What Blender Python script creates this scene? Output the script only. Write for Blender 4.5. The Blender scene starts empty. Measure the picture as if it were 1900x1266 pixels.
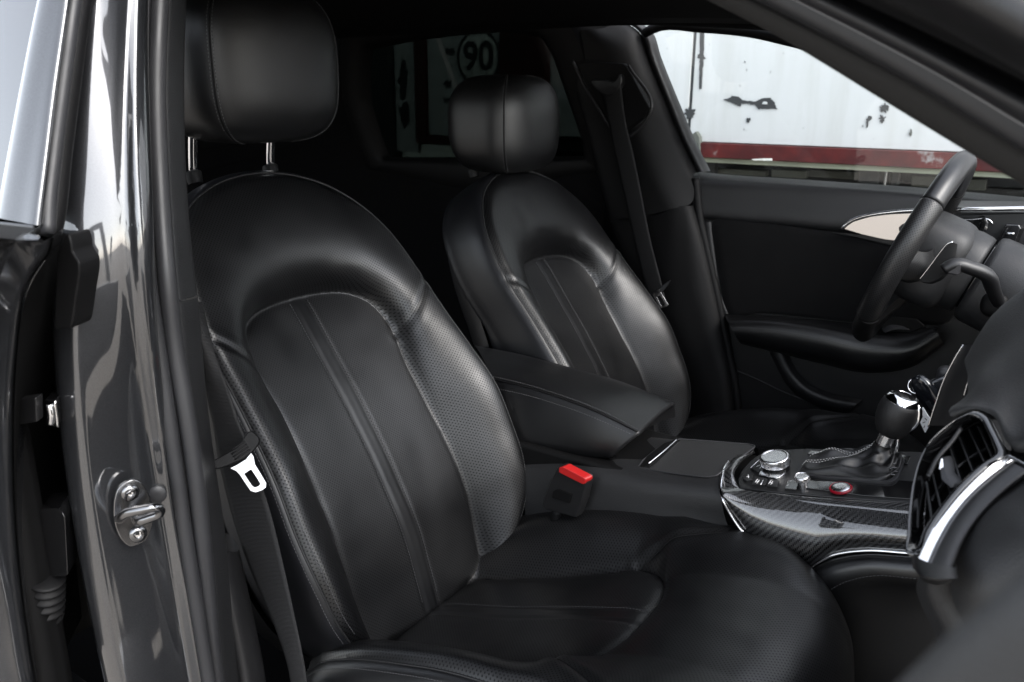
import bpy, bmesh, math, random
import numpy as np
from mathutils import Vector, Matrix
random.seed(7); np.random.seed(7)
S = bpy.context.scene
COL = S.collection

# ------------------------------------------------------------------ camera
# car axes: +x = front of the car, +y = driver's side (left), z = up; metres
FPX = 1550.0
PS, TH, RO = math.radians(33.8), math.radians(16.6), math.radians(0.4)
CAM = np.array([1.205, -1.312, 1.10])
_h = np.array([-math.sin(PS), math.cos(PS), 0]); _r = np.array([math.cos(PS), math.sin(PS), 0])
_f = _h*math.cos(TH) + np.array([0, 0, -math.sin(TH)]); _u = _h*math.sin(TH) + np.array([0, 0, math.cos(TH)])
_R = _r*math.cos(RO) + _u*math.sin(RO); _U = _u*math.cos(RO) - _r*math.sin(RO)
cd = bpy.data.cameras.new('camera'); cam = bpy.data.objects.new('camera', cd); COL.objects.link(cam)
cam.matrix_world = Matrix(((_R[0], _U[0], -_f[0], CAM[0]), (_R[1], _U[1], -_f[1], CAM[1]), (_R[2], _U[2], -_f[2], CAM[2]), (0, 0, 0, 1)))
cd.sensor_width = 36; cd.lens = FPX/1900*36; cd.clip_start = 0.02; cd.clip_end = 500
cd.dof.use_dof = True; cd.dof.focus_distance = 1.28; cd.dof.aperture_fstop = 8.0
S.camera = cam
S.render.resolution_x, S.render.resolution_y = 1024, 682

# ------------------------------------------------------------------ light
W = bpy.data.worlds.new('World'); S.world = W; W.use_nodes = True
SUN_EL, SUN_AZ = math.radians(42), math.radians(102)
nt = W.node_tree; nt.nodes.clear()
sk = nt.nodes.new('ShaderNodeTexSky'); sk.sky_type = 'NISHITA'; sk.sun_disc = False
sk.sun_elevation = SUN_EL; sk.sun_rotation = SUN_AZ; sk.air_density = 1.0; sk.dust_density = 1.5; sk.ozone_density = 1.0
hs = nt.nodes.new('ShaderNodeHueSaturation'); hs.inputs['Saturation'].default_value = 0.32
bg = nt.nodes.new('ShaderNodeBackground'); bg.inputs['Strength'].default_value = 0.15
wo = nt.nodes.new('ShaderNodeOutputWorld')
nt.links.new(sk.outputs[0], hs.inputs['Color']); nt.links.new(hs.outputs[0], bg.inputs['Color']); nt.links.new(bg.outputs[0], wo.inputs['Surface'])
sl = bpy.data.lights.new('sun', 'SUN'); sl.energy = .6; sl.angle = math.radians(28); sl.color = (1, .97, .93)
so = bpy.data.objects.new('sun', sl); COL.objects.link(so)
sd = Vector((math.sin(SUN_AZ)*math.cos(SUN_EL), math.cos(SUN_AZ)*math.cos(SUN_EL), math.sin(SUN_EL)))  # towards the sun
so.rotation_euler = sd.to_track_quat('Z', 'Y').to_euler(); so.location = (0, 0, 20)
S.view_settings.view_transform = 'Standard'; S.view_settings.look = 'None'; S.view_settings.gamma = 1
S.view_settings.exposure = 2.2
S.cycles.max_bounces = 10; S.cycles.diffuse_bounces = 4; S.cycles.glossy_bounces = 5; S.cycles.transmission_bounces = 8; S.cycles.transparent_max_bounces = 12

# ------------------------------------------------------------------ measuring helper: the point a view ray meets on a plane of the car
def ray(U, V): return _f + _R*(U-950)/FPX + _U*(633-V)/FPX
def at(U, V, y): d = ray(U, V); return CAM + d*((y-CAM[1])/d[1])
def atx(U, V, x): d = ray(U, V); return CAM + d*((x-CAM[0])/d[0])
def atz(U, V, z): d = ray(U, V); return CAM + d*((z-CAM[2])/d[2])
def atn(U, V, p, n): d = ray(U, V); n = np.array(n, float); return CAM + d*(((np.array(p)-CAM) @ n)/(d @ n))
def rail(pts, y=None): return np.array([at(p[0], p[1], p[2] if len(p) > 2 else y) for p in pts])

# ------------------------------------------------------------------ materials
MATS = {}
def mat(name, col, rough=.5, metal=0., spec=.5, coat=0., coat_r=.05, bump=None, var=None, **kw):
    """bump=(kind, scale, strength, distance); var=(scale, amount) mottling of colour and roughness"""
    m = bpy.data.materials.new(name); m.use_nodes = True; t = m.node_tree; b = t.nodes['Principled BSDF']
    b.inputs['Base Color'].default_value = (*col, 1); b.inputs['Roughness'].default_value = rough
    b.inputs['Metallic'].default_value = metal; b.inputs['Specular IOR Level'].default_value = spec
    b.inputs['Coat Weight'].default_value = coat; b.inputs['Coat Roughness'].default_value = coat_r
    for k, v in kw.items(): b.inputs[k.replace('_', ' ')].default_value = v
    N = t.nodes.new; L = t.links.new
    tc = N('ShaderNodeTexCoord')
    if var:
        nz = N('ShaderNodeTexNoise'); nz.inputs['Scale'].default_value = var[0]; nz.inputs['Detail'].default_value = 5
        L(tc.outputs['Object'], nz.inputs['Vector'])
        mr = N('ShaderNodeMapRange'); mr.inputs['From Min'].default_value = .3; mr.inputs['From Max'].default_value = .7
        mr.inputs['To Min'].default_value = max(.02, rough*(1-var[1])); mr.inputs['To Max'].default_value = min(1, rough*(1+var[1]))
        L(nz.outputs['Fac'], mr.inputs['Value']); L(mr.outputs[0], b.inputs['Roughness'])
        mx = N('ShaderNodeMix'); mx.data_type = 'RGBA'
        mx.inputs[6].default_value = (*[c*(1-var[1]) for c in col], 1); mx.inputs[7].default_value = (*[min(1, c*(1+var[1])) for c in col], 1)
        L(nz.outputs['Fac'], mx.inputs[0]); L(mx.outputs[2], b.inputs['Base Color'])
    if bump:
        kind, sc, st, di = bump
        bp = N('ShaderNodeBump'); bp.inputs['Strength'].default_value = st; bp.inputs['Distance'].default_value = di
        if kind == 'grain':
            v = N('ShaderNodeTexVoronoi'); v.inputs['Scale'].default_value = sc; v.feature = 'F1'
            L(tc.outputs['Object'], v.inputs['Vector']); L(v.outputs['Distance'], bp.inputs['Height'])
        elif kind == 'noise':
            v = N('ShaderNodeTexNoise'); v.inputs['Scale'].default_value = sc; v.inputs['Detail'].default_value = 4
            L(tc.outputs['Object'], v.inputs['Vector']); L(v.outputs['Fac'], bp.inputs['Height'])
        elif kind == 'weave':
            v = N('ShaderNodeTexWave'); v.inputs['Scale'].default_value = sc; v.bands_direction = 'Y'
            L(tc.outputs['UV'], v.inputs['Vector']); L(v.outputs['Fac'], bp.inputs['Height'])
        L(bp.outputs[0], b.inputs['Normal'])
    MATS[name] = m; return m

def math_node(t, op, a, b=None):
    n = t.nodes.new('ShaderNodeMath'); n.operation = op
    for i, v in enumerate((a, b)):
        if v is None: continue
        if isinstance(v, (int, float)): n.inputs[i].default_value = v
        else: t.links.new(v, n.inputs[i])
    return n.outputs[0]

def perforated(name, col, rough, pitch=.0042, spec=.5, zone=False):
    m = mat(name, col, rough, spec=spec, var=(9, .16))
    t = m.node_tree; b = t.nodes['Principled BSDF']; N = t.nodes.new; L = t.links.new
    uv = N('ShaderNodeUVMap')
    mp = N('ShaderNodeMapping'); mp.inputs['Rotation'].default_value = (0, 0, math.radians(45)); mp.inputs['Scale'].default_value = (1/pitch, 1/pitch, 1)
    v = N('ShaderNodeTexVoronoi'); v.voronoi_dimensions = '2D'; v.inputs['Randomness'].default_value = 0; v.inputs['Scale'].default_value = 1
    L(uv.outputs[0], mp.inputs[0]); L(mp.outputs[0], v.inputs['Vector'])
    mr = N('ShaderNodeMapRange'); mr.interpolation_type = 'SMOOTHSTEP'
    mr.inputs['From Min'].default_value = .15; mr.inputs['From Max'].default_value = .33
    L(v.outputs['Distance'], mr.inputs['Value'])
    src = b.inputs['Base Color'].links[0].from_socket
    mx = N('ShaderNodeMix'); mx.data_type = 'RGBA'; mx.inputs[6].default_value = (.0014, .0014, .0015, 1)
    L(mr.outputs[0], mx.inputs[0]); L(src, mx.inputs[7]); L(mx.outputs[2], b.inputs['Base Color'])
    sp = math_node(t, 'MULTIPLY', math_node(t, 'ADD', math_node(t, 'MULTIPLY', mr.outputs[0], .7), .3), spec); L(sp, b.inputs['Specular IOR Level'])
    nz = N('ShaderNodeTexNoise'); nz.inputs['Scale'].default_value = 600; nz.inputs['Detail'].default_value = 2
    tc = N('ShaderNodeTexCoord'); L(tc.outputs['Object'], nz.inputs['Vector'])
    hsum = math_node(t, 'ADD', mr.outputs[0], math_node(t, 'MULTIPLY', nz.outputs['Fac'], .5))
    bp = N('ShaderNodeBump'); bp.inputs['Strength'].default_value = .16; bp.inputs['Distance'].default_value = .0008
    L(hsum, bp.inputs['Height']); L(bp.outputs[0], b.inputs['Normal'])
    return m

LE = (.0034, .0035, .0040)
perforated('leather_perf', LE, .395, spec=.64)
mat('leather', LE, .36, spec=.62, bump=('grain', 900, .12, .0006), var=(7, .18))
mat('leather_matte', (.0045, .0046, .005), .42, bump=('grain', 800, .2, .0007), var=(6, .15))
mat('gusset', (.005, .0053, .0066), .42, bump=('grain', 900, .15, .0006))
mat('thread', (.06, .06, .063), .6)
mat('thread_light', (.32, .32, .32), .6)
mat('seam', (.0022, .0022, .0024), .6, spec=.25)
mat('piping', (.012, .012, .0125), .5, spec=.4)
mat('soft_plastic', (.0085, .0087, .0095), .5, bump=('grain', 650, .3, .0008), var=(5, .12))
mat('dark_shaded_trim', (.0026, .0026, .0029), .6, spec=.24, bump=('grain', 650, .3, .0008))  # soft plastic with the far pillars' shade in its colour; also dark small parts
mat('hard_plastic', (.007, .007, .0076), .42, bump=('noise', 900, .2, .0004))
mat('dash_pad', (.013, .013, .0134), .58, bump=('grain', 700, .35, .0008), var=(5, .1))
mat('alcantara', (.003, .0031, .0035), .95, spec=.12, bump=('noise', 260, .35, .001), var=(16, .25), Sheen_Weight=.15, Sheen_Roughness=.4)
mat('black', (.0018, .0018, .002), .6, spec=.18)
mat('headliner', (.003, .003, .0033), .95, spec=.1, bump=('noise', 300, .3, .001))
mat('carpet', (.003, .003, .0033), .95, spec=.1, bump=('noise', 400, .6, .003))
mat('pillar_cloth', (.03, .029, .028), .85, spec=.2, bump=('weave', 260, .6, .001))
mat('rubber', (.016, .0162, .018), .5, bump=('noise', 500, .15, .0005), var=(14, .15))
mat('rubber_dark', (.003, .003, .0034), .6, spec=.2)
mat('chrome', (.82, .82, .83), .08, metal=1)
mat('satin_metal', (.62, .62, .63), .26, metal=1, bump=('noise', 300, .015, .0002))
mat('tongue_steel', (.56, .56, .565), .38, metal=1, var=(90, .12))
mat('striker_steel', (.22, .22, .225), .2, metal=1, var=(60, .2))
mat('bright_strip', (.86, .86, .87), .16, metal=1)
mat('door_pane', (.012, .013, .015), .03, coat=1, Coat_IOR=1.55)
mat('piano', (.006, .006, .0065), .06, coat=1)
mat('silver_inlay', (.56, .535, .51), .07, metal=1)
mat('anthracite', (.022, .022, .024), .42, metal=.2)
mat('red_plastic', (.36, .010, .010), .4)
mat('red_ring', (.20, .004, .012), .25)
mat('webbing', (.009, .009, .0096), .6, spec=.35, bump=('weave', 170, .7, .0007))
mat('white_print', (.6, .6, .6), .5)
mat('tag_paper', (.62, .64, .66), .6)
mat('fob', (.006, .007, .009), .15, coat=.6)
mat('knob_leather', (.009, .009, .0095), .42, bump=('grain', 900, .5, .0007))
perforated('rim_leather', (.011, .011, .0115), .36, .0036)
mat('plastic_tan', (.20, .17, .13), .7)
m = mat('red_light', (.3, .005, .01), .4); m.node_tree.nodes['Principled BSDF'].inputs['Emission Color'].default_value = (1, .03, .06, 1); m.node_tree.nodes['Principled BSDF'].inputs['Emission Strength'].default_value = 2.5

def paint():
    m = mat('grey_paint', (.03, .031, .033), .36, metal=.7, coat=1., coat_r=.045, Coat_IOR=1.95)
    t = m.node_tree; b = t.nodes['Principled BSDF']; N = t.nodes.new; L = t.links.new
    tc = N('ShaderNodeTexCoord'); v = N('ShaderNodeTexVoronoi'); v.inputs['Scale'].default_value = 1400
    L(tc.outputs['Object'], v.inputs['Vector'])
    hs_ = N('ShaderNodeMix'); hs_.data_type = 'RGBA'; hs_.inputs[6].default_value = (.028, .0292, .032, 1); hs_.inputs[7].default_value = (.040, .0415, .046, 1)
    sp = N('ShaderNodeSeparateColor'); L(v.outputs['Color'], sp.inputs[0]); L(sp.outputs[0], hs_.inputs[0]); L(hs_.outputs[2], b.inputs['Base Color'])
    return m
paint()
def carbon():
    m = mat('carbon', (.02, .02, .02), .3, coat=1., coat_r=.012, Coat_IOR=2.0)
    t = m.node_tree; b = t.nodes['Principled BSDF']; N = t.nodes.new; L = t.links.new
    uv = N('ShaderNodeUVMap'); sx = N('ShaderNodeSeparateXYZ')
    mp = N('ShaderNodeMapping'); mp.inputs['Scale'].default_value = (1/.0026, 1/.0026, 1); mp.inputs['Rotation'].default_value = (0, 0, math.radians(8))
    L(uv.outputs[0], mp.inputs[0]); L(mp.outputs[0], sx.inputs[0])
    fx, fy = math_node(t, 'FLOOR', sx.outputs[0]), math_node(t, 'FLOOR', sx.outputs[1])
    k = math_node(t, 'FLOORED_MODULO', math_node(t, 'ADD', fx, fy), 4)
    w = math_node(t, 'LESS_THAN', k, 1.5)
    # rounded tows: each warp/weft tow bulges across its width
    rx = math_node(t, 'ABSOLUTE', math_node(t, 'SUBTRACT', math_node(t, 'FRACT', sx.outputs[0]), .5))
    ry = math_node(t, 'ABSOLUTE', math_node(t, 'SUBTRACT', math_node(t, 'FRACT', sx.outputs[1]), .5))
    mx = N('ShaderNodeMix'); mx.data_type = 'RGBA'; mx.inputs[6].default_value = (.004, .004, .0042, 1); mx.inputs[7].default_value = (.028, .028, .029, 1)
    L(w, mx.inputs[0]); L(mx.outputs[2], b.inputs['Base Color'])
    hh = N('ShaderNodeMix'); hh.data_type = 'FLOAT'; L(w, hh.inputs[0]); L(rx, hh.inputs[2]); L(ry, hh.inputs[3])
    bp = N('ShaderNodeBump'); bp.inputs['Strength'].default_value = .6; bp.inputs['Distance'].default_value = .001; bp.invert = True
    L(hh.outputs[0], bp.inputs['Height']); L(bp.outputs[0], b.inputs['Normal'])
    b.inputs['Metallic'].default_value = .15
    return m
carbon()
def glass(name, tint, ior=1.45):
    m = bpy.data.materials.new(name); m.use_nodes = True; t = m.node_tree; t.nodes.clear(); N = t.nodes.new; L = t.links.new
    tr = N('ShaderNodeBsdfTransparent'); tr.inputs[0].default_value = (*tint, 1)
    gl = N('ShaderNodeBsdfGlossy'); gl.inputs['Roughness'].default_value = .02
    fr = N('ShaderNodeFresnel'); fr.inputs[0].default_value = ior
    mx = N('ShaderNodeMixShader'); o = N('ShaderNodeOutputMaterial')
    L(fr.outputs[0], mx.inputs[0]); L(tr.outputs[0], mx.inputs[1]); L(gl.outputs[0], mx.inputs[2]); L(mx.outputs[0], o.inputs[0])
    MATS[name] = m; return m
glass('glass_clear', (.93, .95, .94)); glass('glass_tint', (.08, .092, .086), 1.16)
mat('rust_dark', (.035, .037, .04), .8, var=(40, .5))
mat('old_steel', (.09, .095, .085), .8, var=(12, .5))
mat('old_green', (.42, .45, .36), .8, var=(9, .35))
mat('tan_ground', (.32, .288, .25), .9, bump=('noise', 14, .4, .02), var=(1.3, .2))
mat('plaster', (.40, .36, .28), .9, var=(1.2, .15))
mat('wall_white', (.72, .73, .70), .9, var=(1.2, .06))
mat('foliage', (.03, .045, .02), .7, var=(3, .4))
mat('bark', (.08, .06, .045), .9, var=(8, .3))
def dirty_white():
    m = mat('trailer_white', (.56, .57, .58), .45)
    t = m.node_tree; b = t.nodes['Principled BSDF']; N = t.nodes.new; L = t.links.new
    tc = N('ShaderNodeTexCoord'); mp = N('ShaderNodeMapping'); mp.inputs['Scale'].default_value = (9, 9, .9)
    n1 = N('ShaderNodeTexNoise'); n1.inputs['Scale'].default_value = 1.6; n1.inputs['Detail'].default_value = 7; n1.inputs['Roughness'].default_value = .6
    n2 = N('ShaderNodeTexNoise'); n2.inputs['Scale'].default_value = 34; n2.inputs['Detail'].default_value = 3
    L(tc.outputs['Object'], mp.inputs[0]); L(mp.outputs[0], n1.inputs['Vector']); L(tc.outputs['Object'], n2.inputs['Vector'])
    r = N('ShaderNodeValToRGB'); e = r.color_ramp.elements; e[0].position = .34; e[0].color = (.535, .54, .54, 1); e[1].position = .56; e[1].color = (.58, .59, .60, 1)
    q = N('ShaderNodeValToRGB'); e = q.color_ramp.elements; e[0].position = .70; e[0].color = (1, 1, 1, 1); e[1].position = .78; e[1].color = (.35, .34, .33, 1)
    L(n1.outputs['Fac'], r.inputs[0]); L(n2.outputs['Fac'], q.inputs[0])
    mx = N('ShaderNodeMix'); mx.data_type = 'RGBA'; mx.blend_type = 'MULTIPLY'; mx.inputs[0].default_value = .8
    L(r.outputs[0], mx.inputs[6]); L(q.outputs[0], mx.inputs[7]); L(mx.outputs[2], b.inputs['Base Color'])
dirty_white()
def red_worn():
    m = mat('trailer_red', (.09, .008, .01), .5)
    t = m.node_tree; b = t.nodes['Principled BSDF']; N = t.nodes.new; L = t.links.new
    tc = N('ShaderNodeTexCoord'); n1 = N('ShaderNodeTexNoise'); n1.inputs['Scale'].default_value = 3.2; n1.inputs['Detail'].default_value = 9; n1.inputs['Roughness'].default_value = .7
    L(tc.outputs['Object'], n1.inputs['Vector'])
    r = N('ShaderNodeValToRGB'); e = r.color_ramp.elements
    e[0].position = .32; e[0].color = (.026, .005, .006, 1); e[1].position = .68; e[1].color = (.3, .3, .3, 1)
    a = r.color_ramp.elements.new(.5); a.color = (.055, .006, .007, 1); a2 = r.color_ramp.elements.new(.62); a2.color = (.10, .009, .008, 1)
    L(n1.outputs['Fac'], r.inputs[0]); L(r.outputs[0], b.inputs['Base Color'])
red_worn()

# ------------------------------------------------------------------ mesh helpers
def link(o, parent=None):
    COL.objects.link(o)
    if parent is not None: o.parent = parent
    return o
def thing(name, label, cat, loc=(0, 0, 0), group=None):
    o = bpy.data.objects.new(name, None); link(o); o.location = loc; o.empty_display_size = .05
    o['label'] = label; o['category'] = cat
    if group: o['group'] = group
    return o
def part(name, parent, loc):
    o = bpy.data.objects.new(name, None); link(o, parent); off = Vector((0, 0, 0)); p = parent
    while p is not None: off += p.location; p = p.parent
    o.location = Vector(tuple(loc))-off; o.empty_display_size = .03; return o
def tag(o, label, cat, group=None):
    o['label'] = label; o['category'] = cat
    if group: o['group'] = group
    return o
def mesh(name, V, F, m, parent=None, smooth=True, uv=None, kind=None, bevel=0, sharp=None, solid=0, normals=None):
    V = np.asarray(V, float)
    off = Vector((0, 0, 0))
    if parent is not None:
        p = parent
        while p is not None: off += p.location; p = p.parent
    me = bpy.data.meshes.new(name); me.from_pydata((V-np.array(off)).tolist(), [], F); me.materials.append(MATS[m])
    if smooth: me.polygons.foreach_set('use_smooth', [True]*len(me.polygons))
    if uv is not None:
        ul = me.uv_layers.new(name='uv'); idx = np.empty(len(me.loops), int); me.loops.foreach_get('vertex_index', idx)
        ul.data.foreach_set('uv', np.asarray(uv, float)[idx].ravel())
    me.update()
    if normals is not None: me.normals_split_custom_set_from_vertices(np.asarray(normals).tolist())
    o = bpy.data.objects.new(name, me); link(o, parent)
    if kind: o['kind'] = kind
    if solid: md = o.modifiers.new('s', 'SOLIDIFY'); md.thickness = solid; md.offset = 0
    if bevel:
        md = o.modifiers.new('b', 'BEVEL'); md.width = bevel; md.segments = 3; md.limit_method = 'ANGLE'; md.angle_limit = math.radians(35)
        md.harden_normals = True
    if sharp is not None: me.set_sharp_from_angle(angle=math.radians(sharp))
    return o
def resample(P, n, smooth=True, closed=False):
    P = np.asarray(P, float)
    if closed: P = np.vstack([P, P[:1]])
    if smooth and len(P) > 2:
        if closed: E = np.vstack([P[-2], P, P[1]])
        else: E = np.vstack([2*P[0]-P[1], P, 2*P[-1]-P[-2]])
        out = []
        for i in range(1, len(E)-2):
            p0, p1, p2, p3 = E[i-1], E[i], E[i+1], E[i+2]
            # centripetal-ish Catmull-Rom with chord tangents
            d0, d1, d2 = [max(1e-9, np.linalg.norm(b-a)) for a, b in ((p0, p1), (p1, p2), (p2, p3))]
            m1 = d1*((p1-p0)/d0-(p2-p0)/(d0+d1)+(p2-p1)/d1); m2 = d1*((p2-p1)/d1-(p3-p1)/(d1+d2)+(p3-p2)/d2)
            for q in np.linspace(0, 1, 17)[:-1]:
                out.append((2*q**3-3*q**2+1)*p1+(q**3-2*q**2+q)*m1+(-2*q**3+3*q**2)*p2+(q**3-q**2)*m2)
        out.append(P[-1]); P = np.array(out)
    d = np.r_[0, np.cumsum(np.linalg.norm(np.diff(P, axis=0), axis=1))]
    x = np.linspace(0, d[-1], n+1)[:-1] if closed else np.linspace(0, d[-1], n)
    return np.stack([np.interp(x, d, P[:, k]) for k in range(P.shape[1])], 1)
def grid(name, G, m, parent=None, cu=False, cv=False, **kw):
    """G[i, j] points; faces between neighbours; uv in metres"""
    G = np.asarray(G, float); a, b = G.shape[:2]
    du = np.r_[0, np.cumsum(np.linalg.norm(np.diff(G, axis=0), axis=2).mean(1))]; dv = np.r_[0, np.cumsum(np.linalg.norm(np.diff(G, axis=1), axis=2).mean(0))]
    uv = np.stack(np.broadcast_arrays(du[:, None], dv[None, :]), -1).reshape(-1, 2)
    F = []
    for i in range(a if cu else a-1):
        for j in range(b if cv else b-1):
            i2, j2 = (i+1) % a, (j+1) % b
            F.append((i*b+j, i2*b+j, i2*b+j2, i*b+j2))
    return mesh(name, G.reshape(-1, 3), F, m, parent, uv=uv, **kw)
def loft(name, rails, m, parent=None, n=48, k=5, across=True, rs=True, **kw):
    """surface through rails (each a polyline), curved across them"""
    A = np.array([resample(r, n, rs) for r in rails])
    if len(rails) > 2 and across:
        G = np.array([resample(A[:, j], (len(rails)-1)*k+1) for j in range(n)]).transpose(1, 0, 2)
    else: G = np.array([resample(A[:, j], (len(rails)-1)*k+1, False) for j in range(n)]).transpose(1, 0, 2)
    return grid(name, G, m, parent, **kw)
def frames(P):
    T = np.gradient(P, axis=0); T /= np.linalg.norm(T, axis=1)[:, None]+1e-12
    a = np.array([0, 0, 1.]) if abs(T[0, 2]) < .9 else np.array([0, 1., 0])
    n = np.cross(T[0], a); n /= np.linalg.norm(n); Ns = []
    for t in T:
        n = n-t*(n @ t); n /= np.linalg.norm(n); Ns.append(n)
    Ns = np.array(Ns); return T, Ns, np.cross(T, Ns)
def tube(name, P, r, m, parent=None, n=40, seg=10, caps=True, rs=True, flat=1., closed=False, **kw):
    P = resample(P, n, rs, closed); T, A, B = frames(P); r = np.broadcast_to(np.interp(np.linspace(0, 1, n), np.linspace(0, 1, len(np.atleast_1d(r))), np.atleast_1d(r)), n)
    an = np.linspace(0, 2*math.pi, seg, endpoint=False)
    G = P[:, None] + r[:, None, None]*(np.cos(an)[None, :, None]*A[:, None]+flat*np.sin(an)[None, :, None]*B[:, None])
    V = G.reshape(-1, 3); F = []
    for i in range(n if closed else n-1):
        for j in range(seg): i2 = (i+1) % n; F.append((i*seg+j, i*seg+(j+1) % seg, i2*seg+(j+1) % seg, i2*seg+j))
    if caps and not closed: F += [tuple(range(seg))[::-1], tuple((n-1)*seg+j for j in range(seg))]
    d = np.r_[0, np.cumsum(np.linalg.norm(np.diff(P, axis=0), axis=1))]
    uv = np.stack(np.broadcast_arrays(an[None]*r.mean(), d[:, None]), -1).reshape(-1, 2)
    return mesh(name, V, F, m, parent, uv=uv, **kw)
def lathe(name, prof, m, parent=None, loc=(0, 0, 0), axis=(0, 0, 1), seg=40, **kw):
    """prof: (radius, height) along axis"""
    ax = Vector(axis).normalized(); q = Vector((0, 0, 1)).rotation_difference(ax).to_matrix(); Q = np.array(q)
    an = np.linspace(0, 2*math.pi, seg, endpoint=False); V = []; F = []
    for r, z in prof:
        for a in an: V.append((r*math.cos(a), r*math.sin(a), z))
    V = np.array(V) @ Q.T + np.array(loc); n = len(prof)
    for i in range(n-1):
        for j in range(seg): F.append((i*seg+j, i*seg+(j+1) % seg, (i+1)*seg+(j+1) % seg, (i+1)*seg+j))
    F += [tuple(range(seg))[::-1], tuple((n-1)*seg+j for j in range(seg))]
    kw.setdefault('sharp', 40)
    return mesh(name, V, F, m, parent, **kw)
def prism(name, pts, vec, m, parent=None, bevel=.001, smooth=True, **kw):
    """closed outline in space pushed along vec"""
    P = np.asarray(pts, float); n = len(P); V = np.vstack([P, P+np.array(vec)])
    # orient outward
    nn = sum((np.cross(P[i]-P[0], P[(i+1) % n]-P[0]) for i in range(1, n-1)), np.zeros(3))
    F = [tuple(range(n)), tuple(range(2*n-1, n-1, -1))]+[(i, i+n, (i+1) % n+n, (i+1) % n) for i in range(n)]
    if nn @ np.array(vec) > 0: F = [f[::-1] for f in F]
    kw.setdefault('sharp', 35)
    return mesh(name, V, F, m, parent, bevel=bevel, **kw)
def ringplate(name, outer, inner, vec, m, parent=None, bevel=.0006, **kw):
    A, B = np.asarray(outer, float), np.asarray(inner, float); n = len(A); v = np.array(vec)
    V = np.vstack([A, B, A+v, B+v]); F = []
    for i in range(n):
        j = (i+1) % n
        F += [(i, j, n+j, n+i), (2*n+j, 2*n+i, 3*n+i, 3*n+j), (j, i, 2*n+i, 2*n+j), (n+i, n+j, 3*n+j, 3*n+i)]
    kw.setdefault('sharp', 35)
    return mesh(name, V, F, m, parent, bevel=bevel, **kw)
def squad(name, c, rad, e, m, parent=None, rot=None, shape=None, nu=48, nv=32, **kw):
    """superellipsoid of half sizes rad and squareness e (small = boxy); shape(P) bends unit coordinates"""
    sg = lambda v, p: np.sign(v)*np.abs(v)**p
    a = np.linspace(-math.pi/2, math.pi/2, nv)[:, None]; b = np.linspace(-math.pi, math.pi, nu, endpoint=False)[None]
    X = np.stack([sg(np.cos(a), e[0])*sg(np.cos(b), e[1]), sg(np.cos(a), e[0])*sg(np.sin(b), e[1]), sg(np.sin(a), e[0])*np.ones_like(b)], -1)
    if shape is not None: X = shape(X)
    P = X*np.array(rad)
    if rot is not None: P = P @ np.array(rot).T
    return grid(name, (P+np.array(c)).transpose(1, 0, 2), m, parent, cu=True, **kw)
def box(name, c, size, m, parent=None, rot=None, bevel=.002, **kw):
    V = np.array([(x, y, z) for x in (-.5, .5) for y in (-.5, .5) for z in (-.5, .5)])*np.array(size)
    if rot is not None: V = V @ np.array(rot).T
    F = [(0, 1, 3, 2), (4, 6, 7, 5), (0, 4, 5, 1), (2, 3, 7, 6), (0, 2, 6, 4), (1, 5, 7, 3)]
    kw.setdefault('sharp', 35)
    return mesh(name, V+np.array(c), F, m, parent, bevel=bevel, **kw)
def stitching(P, up, m='thread', parent=None, pitch=.0052, ln=.0034, r=.00055, name='stitching', lift=.0004):
    """a row of separate threads along path P (dense points, with outward normals up)"""
    P = np.asarray(P, float); up = np.broadcast_to(np.asarray(up, float), P.shape)
    d = np.r_[0, np.cumsum(np.linalg.norm(np.diff(P, axis=0), axis=1))]
    V, F = [], []
    sec = [(-.5, .35), (-.38, 1), (.38, 1), (.5, .35)]
    for s in np.arange(pitch/2, d[-1]-pitch/2, pitch):
        c = np.array([np.interp(s, d, P[:, k]) for k in range(3)]); c2 = np.array([np.interp(min(d[-1], s+.001), d, P[:, k]) for k in range(3)])
        n = np.array([np.interp(s, d, up[:, k]) for k in range(3)]); t = c2-c; t /= np.linalg.norm(t)+1e-12; n /= np.linalg.norm(n); b = np.cross(n, t)
        o = len(V)
        for q, rr in sec:
            for j in range(5):
                a = 2*math.pi*j/5; V.append(c+n*lift+t*q*ln+r*rr*(math.cos(a)*n+math.sin(a)*b))
        for i in range(3):
            for j in range(5): F.append((o+i*5+j, o+i*5+(j+1) % 5, o+i*5+5+(j+1) % 5, o+i*5+5+j))
        F += [tuple(o+j for j in range(5))[::-1], tuple(o+15+j for j in range(5))]
    return mesh(name, V, F, m, parent, kind='stuff')
def copy_tree(o, parent=None, delta=None):
    c = o.copy(); COL.objects.link(c)
    if parent is not None: c.parent = parent
    if delta is not None: c.location = Vector(c.location)+Vector(delta)
    for ch in list(o.children): copy_tree(ch, c)
    return c
def unit(v): v = np.array(v, float); return v/np.linalg.norm(v)
def sstep(x, a=0., b=1.): x = np.clip((x-a)/(b-a), 0, 1); return x*x*(3-2*x)
def tab(t, pairs): p = sorted(pairs); return np.interp(t, [a for a, _ in p], [b for _, b in p])
def ctab(t, pairs):
    """smooth table (monotone-free cubic through points)"""
    p = sorted(pairs); P = resample(np.array(p), 300); i = np.argsort(P[:, 0]); return np.interp(t, P[i, 0], P[i, 1])
def seg_dist(X, P, closed=False):
    """distance from points X (n,2) to polyline P, nearest point"""
    P = np.asarray(P); A = P if closed else P[:-1]; B = np.roll(P, -1, 0) if closed else P[1:]
    best = np.full(len(X), 1e9); near = np.zeros_like(X)
    for a, b in zip(A, B):
        ab = b-a; t = np.clip(((X-a) @ ab)/(ab @ ab+1e-15), 0, 1); q = a+t[:, None]*ab; d = np.linalg.norm(X-q, axis=1)
        k = d < best; best[k] = d[k]; near[k] = q[k]
    return best, near
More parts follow.
